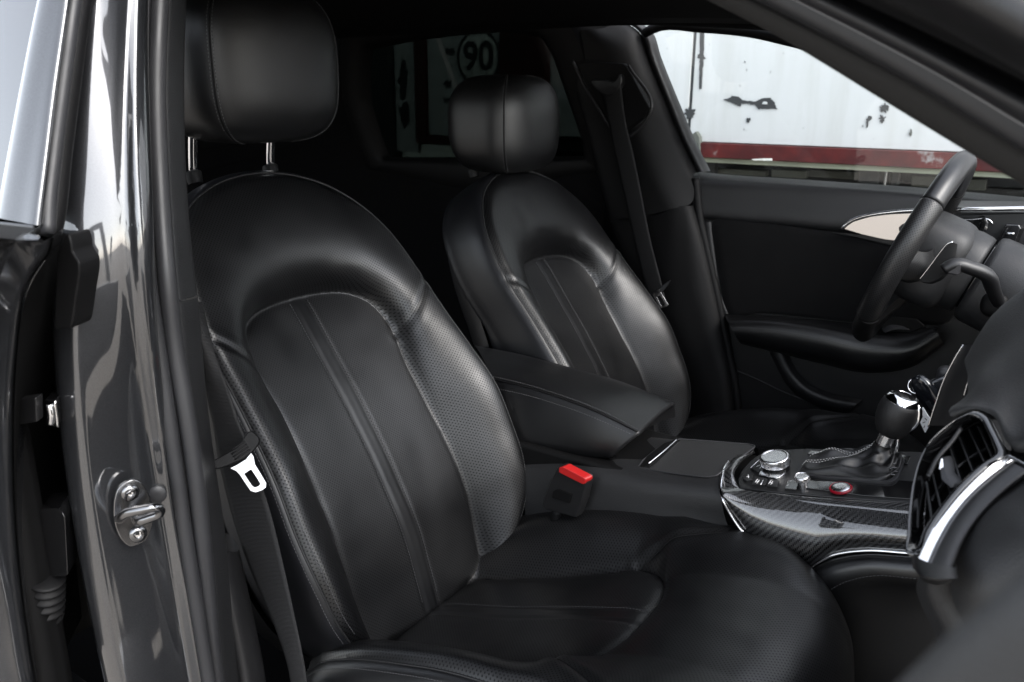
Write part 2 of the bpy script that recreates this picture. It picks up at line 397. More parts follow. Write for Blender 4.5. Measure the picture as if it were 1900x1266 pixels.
def inside(X, P):
    x, y = X[:, 0], X[:, 1]; c = np.zeros(len(X), bool); P = np.asarray(P); j = len(P)-1
    for i in range(len(P)):
        k = ((P[i, 1] > y) != (P[j, 1] > y)) & (x < (P[j, 0]-P[i, 0])*(y-P[i, 1])/(P[j, 1]-P[i, 1]+1e-15)+P[i, 0]); c ^= k; j = i
    return c

class Pad:
    """upholstered surface: height field n(s, t) over a swept profile, cut into leather panels along its seams"""
    def __init__(self, outline, pos, height, seams, step=.0032):
        self.pos, self.height = pos, height
        O = resample(outline, 420, True, True); self.O = O
        lo, hi = O.min(0)-step*2, O.max(0)+step*2
        xs, ts = np.arange(lo[0], hi[0], step), np.arange(lo[1], hi[1], step)
        X = np.stack(np.meshgrid(xs, ts, indexing='ij'), -1); a, b = X.shape[:2]; X = X.reshape(-1, 2)
        ins = inside(X, O); cell = []
        idx = np.arange(a*b).reshape(a, b)
        Q = np.stack([idx[:-1, :-1], idx[1:, :-1], idx[1:, 1:], idx[:-1, 1:]], -1).reshape(-1, 4)
        keep = ins[Q].sum(1) >= 2; Q = Q[keep]
        use = np.zeros(a*b, bool); use[Q.ravel()] = True
        d, nr = seg_dist(X, O, True)
        X2 = X.copy(); k = use & ~ins; X2[k] = nr[k]; k = use & ins & (d < step*.3); X2[k] = nr[k]
        for sm in seams:
            d2, n2 = seg_dist(X2, sm); k = use & (d2 < step*.52); X2[k] = n2[k]
        remap = -np.ones(a*b, int); remap[use] = np.arange(use.sum())
        self.X = X2[use]; self.Q = remap[Q]; self.P = self.point(self.X)
        n = np.zeros_like(self.P); A, B, Cc, D = [self.P[self.Q[:, i]] for i in range(4)]
        fn = np.cross(Cc-A, D-B)
        for i in range(4): np.add.at(n, self.Q[:, i], fn)
        n /= np.linalg.norm(n, axis=1)[:, None]+1e-12
        for _ in range(2):                                  # even out the shading where cells were pulled onto a seam
            m_ = n[self.Q].sum(1); n2 = n*0
            for i in range(4): np.add.at(n2, self.Q[:, i], m_)
            n = n2/(np.linalg.norm(n2, axis=1)[:, None]+1e-12)
        self.N = n
        self.ctr = self.X[self.Q].mean(1)
    def point(self, X): X = np.asarray(X, float); return self.pos(X, self.height(X))
    def normal(self, X):
        X = np.asarray(X, float); e = 1.5e-3
        a = self.point(X+[e, 0])-self.point(X-[e, 0]); b = self.point(X+[0, e])-self.point(X-[0, e]); n = np.cross(a, b)
        return n/(np.linalg.norm(n, axis=1)[:, None]+1e-12)
    def panel(self, name, sel, m, parent):
        q = self.Q[sel]
        if len(q) == 0: return None
        u = np.unique(q); rm = -np.ones(len(self.X), int); rm[u] = np.arange(len(u))
        F = [tuple(dict.fromkeys(f)) for f in rm[q].tolist()]
        return mesh(name, self.P[u], [f for f in F if len(f) > 2], m, parent, uv=self.X[u], normals=self.N[u])
    def seam(self, path, parent, r=.0011, sink=.0006):
        k = max(20, int(np.linalg.norm(np.diff(path, axis=0), axis=1).sum()/.004)); R = resample(path, k)
        tube('seam', self.point(R)-sink*self.normal(R), r, 'seam', parent, n=k, seg=6, rs=False)
    def stitch(self, path, parent, off=0., n=None, **kw):
        n = n or max(20, int(np.linalg.norm(np.diff(path, axis=0), axis=1).sum()/.004))
        R = resample(path, n)
        if off:
            t = np.gradient(R, axis=0); t /= np.linalg.norm(t, axis=1)[:, None]; R = R+off*np.stack([-t[:, 1], t[:, 0]], 1)
        return stitching(self.point(R), self.normal(R), parent=parent, **kw)

# ------------------------------------------------------------------ front seats
_wr = np.random.RandomState(5); _wk = [(_wr.uniform(0, 6.28), 2*math.pi/_wr.uniform(.045, .15), _wr.uniform(0, 6.28)) for _ in range(14)]
def wob(s, t):
    """slack and sitting creases of worn leather"""
    n = 0
    for a, k, ph in _wk: n = n+np.sin(k*(s*math.cos(a)*1.15+t*math.sin(a))+ph+1.3*np.sin(9*s+7*t))/k
    return n*.0048
def build_headrest(root, HC, hw, BS=.84, hz=.122):
    HD = (.102, hw, hz)
    def hshape(X):
        x, y, z = X[..., 0], X[..., 1], X[..., 2]
        xx = x*(1-.10*np.clip(z, 0, 1)**2-.22*np.clip(-z, 0, 1)**1.5*(x < 0))
        yy = y*(1-.05*np.clip(-z, 0, 1)**2-.12*np.clip(z, 0, 1)**2.5)
        xx = xx-.16*(np.abs(y)**2)*np.clip(x, 0, 1)+.12*z*(x > 0)*0
        return np.stack([xx, yy, z], -1)
    hr = squad('headrest', HC, HD, (.53, .50), 'leather_matte', root, shape=hshape, nu=96, nv=64)
    # seam of the side panels: a groove bordered by two stitch rows
    sg = lambda v, p: np.sign(v)*np.abs(v)**p
    for sgn in (-1, 1):
        for off in (-.0055, .0055):
            Pp, Nq = [], []
            for a in np.linspace(-1.38, 1.38, 90):
                def pt(a, b):
                    X = np.array([sg(math.cos(a), .53)*sg(math.cos(b), .50), sg(math.cos(a), .53)*sg(math.sin(b), .50), sg(math.sin(a), .53)])
                    return HC+hshape(X)*np.array(HD)
                b = sgn*(BS+off*9)
                p = pt(a, b); e = 1e-3; n = np.cross(pt(a, b+e)-p, pt(a+e, b)-p); n = unit(n)
                if n @ (p-HC) < 0: n = -n
                Pp.append(p); Nq.append(n)
            if off > 0: Pm = np.array(Pp)
            stitching(np.array(Pp), np.array(Nq), parent=root, m='thread', lift=.0003, name='headrest_stitching')
        Pp = []
        for a in np.linspace(-1.42, 1.42, 80):
            b = sgn*BS; X = np.array([sg(math.cos(a), .53)*sg(math.cos(b), .50), sg(math.cos(a), .53)*sg(math.sin(b), .50), sg(math.sin(a), .53)])
            Pp.append(HC+hshape(X)*np.array(HD))
        tube('headrest_seam', np.array(Pp), .0018, 'rubber_dark', root, n=80, seg=6)
def build_seat():
    root = thing('car_seat', 'black leather front passenger seat nearest the camera, with sharply seen perforated panels', 'car seat', (.5, -.37, .1), 'front car seats')
    # ---- backrest
    BO = np.array([.379, -.37, .291]); T = unit([.062-.379, 0, .97-.291]); Nn = np.array([T[2], 0, -T[0]]); Y = np.array([0, 1., 0])
    posb = lambda X, n: BO+X[:, :1]*Y+X[:, 1:2]*T+np.asarray(n)[:, None]*Nn
    half = [(.10, -.05), (.17, -.035), (.205, .0), (.238, .055), (.252, .11), (.259, .19), (.258, .26), (.251, .345), (.245, .425), (.243, .50), (.236, .56), (.220, .615), (.190, .665), (.150, .703), (.09, .733), (.03, .746)]
    outl = np.array(half+[(-a, b) for a, b in half[::-1]])
    ih = [(.150, -.05), (.156, .05), (.156, .12), (.152, .22), (.149, .30), (.152, .37), (.159, .42), (.157, .455), (.141, .492), (.108, .517), (.06, .529), (.02, .532)]
    ins_poly = np.array(ih+[(-a, b) for a, b in ih[::-1]])
    ins_c = resample(ins_poly, 160)                         # open arch
    ins_closed = np.vstack([ins_c, [[-.150, -.3], [.150, -.3]]])
    Oc = resample(outl, 300, True, True)
    tee = [np.array([(s*.157, .415), (s*.180, .440), (s*.212, .472), (s*.243, .500)]) for s in (1, -1)]
    NC = [(-.06, .02), (0, .028), (.1, .04), (.19, .036), (.32, .02), (.44, -.004), (.53, -.02), (.6, -.03), (.75, -.03)]
    NR = [(-.06, .05), (0, .085), (.05, .108), (.1, .12), (.2, .122), (.27, .120), (.345, .102), (.43, .077), (.5, .056), (.61, .032), (.70, .012), (.747, .002)]
    def hb(X):
        s, t = X[:, 0], X[:, 1]
        di, nq = seg_dist(X, ins_c); inn = inside(X, ins_closed); do, _ = seg_dist(X, Oc, True)
        seam = ctab(nq[:, 1], NC)+.012*(nq[:, 0]/.15)**2*sstep(nq[:, 1], .0, .2)-.004
        ridge = ctab(t, NR)
        # insert: gently cupped, pillowed at its seam
        a_in = ctab(t, NC)+.012*(s/.15)**2*sstep(t, .0, .2)+.005*(1-np.exp(-(di/.03)))-.004
        q = di/(di+do+1e-6)
        tl_ = np.interp(np.abs(s), tee[0][:, 0], tee[0][:, 1]); ev = sstep(t-tl_, -.20, .08)                # 0 = side bolster, 1 = shoulder
        sb = np.sin(np.clip(q*1.02, 0, 1)*math.pi/2)**1.05
        puff = .010*np.sin(math.pi*np.clip(q, 0, 1))**1.2
        S_ = 1-np.exp(-q/.15); shoulder = .5*S_+.5*q
        base_sh = seam+(ridge-seam)*shoulder+.017*S_*(1-q**2)
        base_b = seam+(ridge-seam)*sb+puff*.5
        outv = base_b*(1-ev)+base_sh*ev
        n = np.where(inn, a_in, outv)
        n += wob(s, t)*sstep(do, .0, .03)
        n -= .0026*np.exp(-(di/.0052)**2)
        for tp in tee:
            dt, _ = seg_dist(X, tp); n -= .0028*np.exp(-(dt/.004)**2)-.0010*np.exp(-((dt-.011)/.007)**2)
        # rounded edge at the piping
        n -= .011*np.clip(1-do/.016, 0, 1)**2
        # centre strip
        for sx in (-.0155, .0155):
            dl = np.abs(s-sx); w = inn*sstep(.545-t, .0, .03)
            n -= w*(.0021*np.exp(-(dl/.0028)**2)-.0005*np.exp(-((dl-.007)/.004)**2))
        return n
    lines = [resample(ins_poly, 200), tee[0], tee[1], np.array([(-.0155, -.05), (-.0155, .531)]), np.array([(.0155, -.05), (.0155, .531)])]
    pb = Pad(outl, posb, hb, lines)
    c = pb.ctr; inn = inside(c, ins_closed); st = np.abs(c[:, 0]) < .0155
    tl = np.interp(np.abs(c[:, 0]), tee[0][:, 0], tee[0][:, 1])
    up = (~inn) & (c[:, 1] > tl); lo = (~inn) & ~up
    pb.panel('backrest_insert', inn & ~st, 'leather_perf', root)
    pb.panel('centre_strip', inn & st, 'leather', root)
    pb.panel('shoulder_panel', up, 'leather_perf', root)
    for sgn in (-1, 1): pb.panel('side_bolster', lo & (c[:, 0]*sgn > 0), 'leather_perf', root)
    pb.seam(resample(ih+[(-a, b) for a, b in ih[::-1]], 300), root)
    for tp in tee: pb.seam(tp, root, .0009)
    # threads
    pb.stitch(np.array([(-.0155, -.02), (-.0155, .525)]), root, off=.004); pb.stitch(np.array([(.0155, -.02), (.0155, .525)]), root, off=-.004)
    # piping along the rim, gusset behind it, back shell
    O = resample(outl, 260, True, True); hO = hb(O); P0 = posb(O, hO)
    tt = np.roll(O, -1, 0)-np.roll(O, 1, 0); tt /= np.linalg.norm(tt, axis=1)[:, None]; o2 = np.stack([tt[:, 1], -tt[:, 0]], 1)
    if (o2*(O-O.mean(0))).sum() < 0: o2 = -o2
    G = []
    for off, dn in ((0, 0), (.0035, -.0005), (.0085, -.006), (.012, -.016), (.0135, -.03), (.013, -.05), (.011, -.075), (.008, -.10), (.003, -.115)):
        Z = O+off*o2; depth = np.clip(hO+dn*1.0, -.2, 1)
        G.append(posb(Z, depth))
    # lower bolsters are deep, the shell sits on one plane behind
    G.append(posb(O+.004*o2, np.minimum(hO-.122, -.03))); G.append(posb(O-.006*o2, np.minimum(hO-.13, -.06)))
    grid('side_gusset', np.array(G), 'gusset', root, cv=True)
    Z = np.array([posb(O+a*o2, np.full(len(O), b)) for a, b in ((.002, -.06), (.001, -.10), (-.02, -.118), (-.09, -.128))]+[posb(O*0+O.mean(0)+(O-O.mean(0))*.1, np.full(len(O), -.132))])
    grid('back_shell', Z, 'hard_plastic', root, cv=True)
    n0 = posb(O, hO-.001)
    tube('piping', posb(O+.0015*o2, hO+.0002), .0017, 'piping', root, n=260, seg=8, rs=False, closed=True)
    lo_i = np.where((O[:, 1] < .50) & (O[:, 1] > .02))[0]
    for sgn in (1, -1):
        k = lo_i[O[lo_i, 0]*sgn > 0]; k = k[np.argsort(O[k, 1])]
        for off, dn in ((.0078, -.0055), ):
            stitching(posb(O[k]+off*o2[k], hO[k]+dn), o2[k][:, :1]*Y+o2[k][:, 1:]*T+.9*Nn, parent=root)
        pb.stitch(resample(O[k], 90), root, off=.007*sgn)
    # ---- headrest, posts and collars
    build_headrest(root, np.array([.058, -.37, 1.139]), .146)
    for y in (-.45, -.29):
        tube('headrest_post', [(-.002, y, .970), (.0, y, .99), (.012, y, 1.06)], .0075, 'chrome', root, n=12, seg=16)
        lathe('post_collar', [(.012, -.016), (.014, 0), (.0132, .003), (.010, .0045), (.008, .0045)], 'dark_shaded_trim', root, loc=(-.003, y, .968), axis=(-.3, 0, 1), seg=28)
    # ---- seat cushion
    prof = np.array([(.300, .195), (.34, .232), (.414, .262), (.55, .311), (.72, .372), (.80, .398), (.88, .421), (.94, .431), (.985, .430), (1.02, .414), (1.044, .382), (1.056, .33), (1.056, .26)])
    PR = resample(prof, 400); dpr = np.r_[0, np.cumsum(np.linalg.norm(np.diff(PR, axis=0), axis=1))]
    tg = np.gradient(PR, axis=0); tg /= np.linalg.norm(tg, axis=1)[:, None]; nr = np.stack([-tg[:, 1], tg[:, 0]], 1)
    def posc(X, n):
        s, p = X[:, 0], X[:, 1]
        # the nose is rounded in plan: its corners sit further back
        pull = .105*np.clip(np.abs(s)/.25, 0, 1.1)**3.2*sstep(p, .56, .76)
        q = p
        x = np.interp(q, dpr, PR[:, 0])-pull; z = np.interp(q, dpr, PR[:, 1])
        return np.stack([x+n*np.interp(q, dpr, nr[:, 0]), -.37+s, z+n*np.interp(q, dpr, nr[:, 1])], 1)
    p_at = lambda x: float(np.interp(x, PR[:300, 0], dpr[:300])); PM = dpr[-1]
    hc_ = [(.02, 0), (.17, .02), (.215, .07), (.238, .13), (.248, .22), (.25, .34), (.25, .46), (.25, .58), (.248, .68), (.243, .76), (.238, PM-.02), (.236, PM)]
    outc = np.array([(a, b) for a, b in hc_]+[(-a, b) for a, b in hc_[::-1]])
    xr = p_at(.405); xf = p_at(.800); xc = p_at(.778)
    ic = [(.02, xr), (.09, xr+.003), (.118, xr+.012), (.126, p_at(.47)), (.134, p_at(.56)), (.147, p_at(.67)), (.152, p_at(.715)), (.140, p_at(.755)), (.112, xc), (.06, xf-.004), (.02, xf)]
    insC = np.array(ic+[(-a, b) for a, b in ic[::-1]]); insCc = resample(insC, 220, True, True)
    teC = [np.array([(k*.152, p_at(.715)), (k*.185, p_at(.79)), (k*.215, p_at(.85)), (k*.246, p_at(.905))]) for k in (1, -1)]
    OcC = resample(outc, 300, True, True)
    BH = [(0, 0), (.08, .02), (.14, .048), (.22, .064), (.32, .066), (.42, .058), (.5, .042), (.58, .020), (.66, .006), (.75, .0), (1.2, 0)]
    def hcu(X):
        s, p = X[:, 0], X[:, 1]
        di, _ = seg_dist(X, insCc, True); inn = inside(X, insCc); do, _ = seg_dist(X, OcC, True)
        wi = np.interp(p, [b for a, b in ic[1:-2]], [a for a, b in ic[1:-2]]); ds = np.clip((np.abs(s)-wi)/(.25-wi), 0, 1.1); dip = .006*np.exp(-((p-.3)/.18)**2)
        n_in = .008*(1-np.exp(-di/.02))-.004-dip
        bh = ctab(p, BH)
        side = bh*np.sin(np.clip(ds, 0, 1)*math.pi/2)**1.2+.006*np.sin(math.pi*np.clip(ds, 0, 1))
        front = .008*(1-np.exp(-di/.02))*sstep(p, xc-.05, xc+.01)
        n = np.where(inn, n_in, np.maximum(side, 0)+front-.004-dip*np.exp(-di/.04)+.010*(1-np.exp(-di/.015)))
        n -= .0030*np.exp(-(di/.0048)**2)
        for tp in teC: dt, _ = seg_dist(X, tp); n -= .0032*np.exp(-(dt/.004)**2)-.002*np.exp(-((dt-.011)/.007)**2)
        dside = np.abs(np.abs(s)-np.interp(p, [b for a, b in hc_], [a for a, b in hc_]))
        n -= .013*np.clip(1-do/.018, 0, 1)**2*(p < PM-.03)
        for sx in (-.0155, .0155):
            dl = np.abs(s-sx); n -= inn*(.0016*np.exp(-(dl/.0028)**2)-.0006*np.exp(-((dl-.007)/.004)**2))
        n += wob(s+3, p)*1.2
        return n
    linesC = [np.vstack([insCc, insCc[:1]]), teC[0], teC[1], np.array([(-.0155, xr), (-.0155, xf)]), np.array([(.0155, xr), (.0155, xf)])]
    pc = Pad(outc, posc, hcu, linesC)
    c = pc.ctr; inn = inside(c, insCc); st = np.abs(c[:, 0]) < .0155
    tlc = np.interp(np.abs(c[:, 0]), teC[0][:, 0], teC[0][:, 1])
    fr = (~inn) & (c[:, 1] > np.where(np.abs(c[:, 0]) < .152, p_at(.715), tlc)); re = (~inn) & ~fr
    pc.panel('cushion_insert', inn & ~st, 'leather_perf', root); pc.panel('cushion_strip', inn & st, 'leather', root)
    pc.panel('thigh_panel', fr, 'leather_perf', root)
    for sgn in (-1, 1): pc.panel('cushion_bolster', re & (c[:, 0]*sgn > 0) & (np.abs(c[:, 0]) > .09), 'leather_perf', root)
    pc.panel('cushion_roll', re & (np.abs(c[:, 0]) <= .09), 'leather_perf', root)
    pc.seam(np.vstack([insCc, insCc[:1]]), root)
    for tp in teC: pc.seam(tp, root, .0009)
    for sx, off in ((-.0155, .004), (.0155, -.004)): pc.stitch(np.array([(sx, xr+.01), (sx, xf-.006)]), root, off=off)
    k0 = np.argmin(np.abs(insCc[:, 1]-xc)); fs = insCc[(insCc[:, 1] > xc-.012)]; fs = fs[np.argsort(fs[:, 0])]
    pc.stitch(fs, root, off=.006)
    # skirt of the cushion
    Oq = resample(outc, 260, True, True); hq = hcu(Oq); tt = np.roll(Oq, -1, 0)-np.roll(Oq, 1, 0); tt /= np.linalg.norm(tt, axis=1)[:, None]
    o2 = np.stack([tt[:, 1], -tt[:, 0]], 1)
    if (o2*(Oq-Oq.mean(0))).sum() < 0: o2 = -o2
    o2[:, 1] *= .0 ; Pq = posc(Oq, hq); Gs = []
    for off, dz in ((0, 0), (.005, -.001), (.012, -.007), (.020, -.02), (.026, -.035), (.027, -.037), (.030, -.05), (.031, -.08), (.028, -.11)):
        Q = Pq.copy(); Q[:, 1] += off*np.sign(o2[:, 0])*np.abs(o2[:, 0]); Q[:, 2] += dz; Gs.append(Q)
    grid('cushion_skirt', np.array(Gs), 'leather', root, cv=True)
    for sgn in (1, -1):
        k = np.where((Oq[:, 0]*sgn > .2) & (Oq[:, 1] > .06) & (Oq[:, 1] < .75))[0]; k = k[np.argsort(Oq[k, 1])]
        tube('cushion_piping', Pq[k], .0016, 'piping', root, n=120, seg=8, rs=False)
        stitching(Gs[2][k], np.array([0, sgn*.6, .8]), parent=root); stitching(Gs[4][k]+[0, 0, .002], np.array([0, sgn*.8, .5]), parent=root)
        stitching(Gs[6][k], np.array([0, sgn*.95, .3]), parent=root)
    # base and side shell
    box('seat_base', (.68, -.37, .17), (.66, .44, .16), 'black', root, bevel=.02)
    loft('side_trim', [[(.28, -.655, .23), (.5, -.66, .26), (.75, -.66, .31), (1.0, -.64, .33)], [(.28, -.665, .12), (.5, -.67, .14), (.75, -.67, .19), (1.0, -.65, .22)], [(.28, -.655, .02), (.5, -.66, .02), (.75, -.66, .03), (1.0, -.64, .06)]], 'hard_plastic', root, solid=.004)
    return root
seat = build_seat()
dseat = copy_tree(seat, None, (.021, .74, -.0453))
dseat['label'] = "black leather driver's seat behind the centre armrest, with its headrest under the 90 sticker"
for o in [o for o in dseat.children if o.name.startswith('headrest') and not o.name.startswith('headrest_post')]: bpy.data.objects.remove(o)
build_headrest(dseat, np.array([.062, .365, 1.028]), .136, hz=.110)

# ------------------------------------------------------------------ ground and the place around the car
m_ = mesh('ground', [(-120, -120, -.12), (120, -120, -.12), (120, 120, -.12), (-120, 120, -.12)], [(0, 1, 2, 3)], 'tan_ground', smooth=False); m_['kind'] = 'structure'

# ------------------------------------------------------------------ car shell
car = thing('car', 'dark grey metallic car body with its door pillar, rubber seals and black roof lining', 'car', (.3, 0, -.1))
def lean(pts, y0, k=.33, z0=.90):
    """trace with the body's tumblehome: leans inwards above the waist"""
    out = []
    for p in pts:
        y = y0
        for _ in range(4):
            P = at(p[0], p[1], y); y = y0+k*max(0, P[2]-z0)**1.1+(p[2] if len(p) > 2 else 0)
        out.append(at(p[0], p[1], y))
    return np.array(out)
E0 = lean([(198, -230), (182, -60), (177, 0), (155, 177), (139, 330), (133, 430), (133, 520), (135, 600), (139, 690), (146, 800), (166, 950), (195, 1120), (225, 1266), (240, 1330)], -.885)
E1 = lean([(262, -230, -.045), (252, -60, -.045), (249, 0, -.045), (242, 100, -.045), (241, 300, -.045), (247, 430, -.042), (256, 540, -.034), (267, 640, -.022), (278, 720, -.01), (290, 800), (312, 950), (345, 1120), (366, 1266), (378, 1330)], -.80)
n = 80
def smooth(P, s=7):
    k = np.exp(-.5*(np.arange(-3*s, 3*s+1)/s)**2); k /= k.sum(); m = 3*s
    Q = np.vstack([2*P[0]-P[m:0:-1], P, 2*P[-1]-P[-2:-m-2:-1]])
    return np.stack([np.convolve(Q[:, i], k, 'valid') for i in range(3)], 1)
A0, A1 = smooth(resample(E0, n)), smooth(resample(E1, n))
fw = unit([.92, -.38, 0])
def mid(f, o): return A0*(1-f)+A1*f+o*fw
# rubber weatherstrip: two bulbs and a carrier
s1 = lean([(282, -230), (268, -60), (265, 0), (259, 152), (262, 354), (274, 505), (293, 640), (316, 790), (338, 947), (366, 1130), (388, 1266), (400, 1330)], -.792)
sec = [A0+[-.10, .035, 0], A0+[-.055, .006, 0], A0+[-.02, -.006, 0], A0+[-.004, -.003, 0], A0+.002*fw, mid(.08, .0026), mid(.22, .0030), mid(.4, .0030), mid(.58, .0026), mid(.72, .0014), mid(.82, -.0004), mid(.89, -.0012), mid(.94, .0004), mid(1., .004), mid(1.06, .0055), mid(1.12, .004), resample(s1, n)+[-.012, .004, 0]]
loft('door_jamb', sec, 'grey_paint', car, n=n, k=3, rs=False)
s2 = lean([(312, -230), (300, -60), (297, 0), (291, 152), (298, 354), (309, 505), (324, 640), (347, 773), (362, 875), (379, 1028), (402, 1266), (412, 1330)], -.775)
tube('door_seal', s1, .0085, 'rubber', car, n=70, seg=14)
tube('door_seal', s2, .0100, 'rubber', car, n=70, seg=14)
tube('seal_carrier', (resample(s1, 60)+resample(s2, 60))/2+[-.010, .004, 0], .010, 'rubber_dark', car, n=60, seg=10)
# inner pillar trim: upper piece, lower piece with a ledge
def strip(name, L, R_, m, y0, y1, extra=.05, **kw):
    a, b = resample(lean(L, y0), 60), resample(lean(R_, y1), 60)
    c0 = a+[-.03, .02, 0]
    mm = (a+b)/2+.006*unit([.7, -.7, 0])
    return loft(name, [c0, a, a*.85+b*.15+.004*unit([.7, -.7, 0]), mm, a*.12+b*.88+.003*unit([.7, -.7, 0]), b, b+[-.02, .012, 0], b+[-extra, .02, 0]], m, car, n=60, k=3, rs=False, **kw)
strip('pillar_trim', [(328, -230), (316, -60), (312, 0), (305, 152), (312, 354), (320, 470), (328, 556)], [(358, -230), (348, -60), (345, 0), (341, 150), (345, 330), (352, 430), (365, 549)], 'soft_plastic', -.765, -.725)
strip('lower_pillar_trim', [(328, 559), (338, 640), (360, 773), (376, 875), (392, 1028), (412, 1266), (424, 1340)], [(366, 552), (374, 640), (382, 730), (397, 850), (413, 960), (420, 1012), (437, 1150), (452, 1280), (460, 1340)], 'soft_plastic', -.765, -.725)
strip('pillar_ledge', [(408, 1016), (420, 1100), (436, 1200), (452, 1300), (458, 1340)], [(443, 1022), (449, 1050), (470, 1150), (488, 1240), (500, 1340)], 'hard_plastic', -.735, -.70, extra=.12)
# floor, sills, tunnel, firewall, roof, rear
box('car_floor', (-.2, 0, -.02), (3.0, 1.62, .04), 'carpet', car, bevel=0)
box('door_sill', (-.1, -.80, .06), (2.5, .16, .2), 'grey_paint', car, bevel=.03)
box('door_sill', (-.1, .80, .06), (2.5, .16, .2), 'grey_paint', car, bevel=.03)
loft('roof_lining', [[(x, y, 1.315-.05*(y/.6)**2-(.10*max(0, x-.35)**1.3 if x > .35 else 0)) for x in (-1.9, -1.2, -.4, .2, .6, .85)] for y in (-.60, -.3, 0, .3, .60)], 'headliner', car, n=30, solid=.012)
loft('roof_skin', [[(x, y, 1.375-.07*(y/.65)**2-(.10*max(0, x-.35)**1.3 if x > .35 else 0)) for x in (-2.0, -1.2, -.4, .2, .6, .87)] for y in (-.66, -.33, 0, .33, .66)], 'grey_paint', car, n=30, solid=.004)
box('boot_bulkhead', (-1.75, 0, .6), (.04, 1.5, 1.4), 'carpet', car, bevel=0)
box('firewall', (1.55, 0, .35), (.04, 1.6, .85), 'black', car, bevel=0)
for sgn in (-1, 1):
    loft('roof_rail', [[(x, sgn*y, z-(.12*max(0, x-.3)**1.4 if x > .3 else 0)) for x in (-1.8, -1, -.2, .3, .62)] for y, z in ((.60, 1.27), (.635, 1.255), (.665, 1.26), (.69, 1.29), (.67, 1.35))], 'headliner', car, n=24)
# nearside quarter behind the rear door
box('rear_quarter', (-1.45, -.83, .55), (.6, .06, 1.3), 'grey_paint', car, bevel=.01)
# windscreen pillar beside the camera: cloth trim, seal, painted flange
def diag(pts, y):
    P = rail([(p[0], p[1], y) for p in pts]); d = P[-1]-P[-2]; d = d/np.linalg.norm(d)
    return np.vstack([P[0]+[-.40, .05, .13], P[0]+[-.22, .02, .095], P[0]+[-.10, .006, .048], P, P[-1]+d*.15, P[-1]+d*.34])
pa = diag([(1180, -64), (1310, 0), (1450, 72), (1600, 163), (1750, 255), (1900, 346), (2060, 446)], -.66)
pb_ = diag([(1250, -70), (1385, 0), (1520, 68), (1680, 152), (1800, 222), (1900, 284), (2060, 384)], -.685)
pc_ = diag([(1290, -64), (1418, 0), (1560, 74), (1700, 152), (1800, 214), (1900, 274), (2060, 372)], -.70)
pd_ = diag([(1340, -64), (1470, 0), (1620, 76), (1750, 146), (1900, 236), (2060, 330)], -.715)
pe_ = diag([(1390, -60), (1510, 0), (1660, 74), (1800, 148), (1900, 202), (2060, 290)], -.74)
loft('windscreen_pillar_trim', [pa+[.012, .10, .035], pa+[0, .03, .006], pa, resample(pa, 30)*.5+resample(pb_, 30)*.5+[0, -.008, -.001], pb_, pb_+[0, .015, .004]], 'pillar_cloth', car, n=60, k=4)
loft('pillar_seal', [pb_+[0, .012, .002], pc_+[0, -.002, -.002], resample(pc_, 30)*.55+resample(pd_, 30)*.45+[0, -.008, -.002], pd_], 'rubber', car, n=60, k=4)
loft('pillar_seal', [pd_+[0, .012, .002], resample(pd_, 30)*.7+resample(pe_, 30)*.3+[0, -.006, 0], pe_, pe_+[0, .03, .012]], 'rubber', car, n=60, k=4)
pf_ = diag([(1480, -50), (1590, 0), (1730, 66), (1900, 150), (2060, 236)], -.79)
pg_ = diag([(1560, -50), (1660, 0), (1790, 60), (1900, 112), (2060, 190)], -.82)
loft('pillar_flange', [resample(pe_, 30)+[0, .025, .01], pf_+[0, .02, .004], pf_, pg_, pg_+[0, .03, .03]], 'rubber_dark', car, n=40)
ph_ = diag([(1600, -50), (1700, 0), (1810, 62), (1900, 112), (2060, 204)], -.86)
pi_ = diag([(1700, -50), (1790, 0), (1850, 34), (1900, 64), (2060, 160)], -.88)
loft('pillar_skin', [ph_+[0, .04, -.006], ph_, pi_, pi_+[.02, .04, .04]], 'hard_plastic', car, n=40)
# ---- driver's side pillars
yb = .72
la = rail([(1150, 40), (1178, 60), (1196, 110), (1228, 190), (1262, 270), (1288, 322)], yb+.02)
lb = rail([(1120, 52), (1160, 80), (1186, 140), (1216, 220), (1250, 300), (1282, 378)], yb-.01)
lc = rail([(1060, 60), (1100, 110), (1140, 190), (1168, 270), (1192, 340), (1220, 395)], yb-.03)
ld = rail([(1000, 60), (1050, 130), (1080, 210), (1100, 290), (1115, 350), (1130, 410)], yb-.01)
loft('centre_pillar_trim', [la+[0, .03, 0], la, lb, (lb+lc)/2+[0, -.012, 0], lc, (lc+ld)/2+[0, -.006, 0], ld, ld+[0, .04, 0]], 'dark_shaded_trim', car, n=50)
ea = rail([(1284, 382), (1300, 440), (1318, 520), (1335, 600), (1352, 690), (1362, 780)], yb-.005)
eb = rail([(1262, 382), (1262, 440), (1262, 520), (1290, 620), (1320, 700), (1340, 790)], yb-.025)
ec = rail([(1222, 398), (1222, 450), (1226, 530), (1250, 640), (1280, 720), (1300, 800)], yb-.02)
ed = rail([(1130, 412), (1150, 470), (1180, 560), (1200, 660), (1230, 740), (1250, 810)], yb+.01)
loft('centre_pillar_base', [ea+[0, .03, 0], ea, ea*.8+eb*.2+[0, -.008, 0], eb, ec, (ec+ed)/2, ed, ed+[0, .04, 0]], 'dark_shaded_trim', car, n=50)
loft('window_seal', [la+[0, .05, 0], la+[.004, .02, .002], la+[.016, .012, .004], la+[.024, .03, .004], la+[.024, .05, .004]], 'rubber', car, n=40)
sl_ = rail([(1286, 330), (1293, 400), (1308, 470), (1326, 550), (1345, 640), (1360, 720), (1370, 800)], yb+.005)
tube('door_seal', sl_+[.004, .006, 0], .011, 'rubber_dark', car, n=50, seg=12)
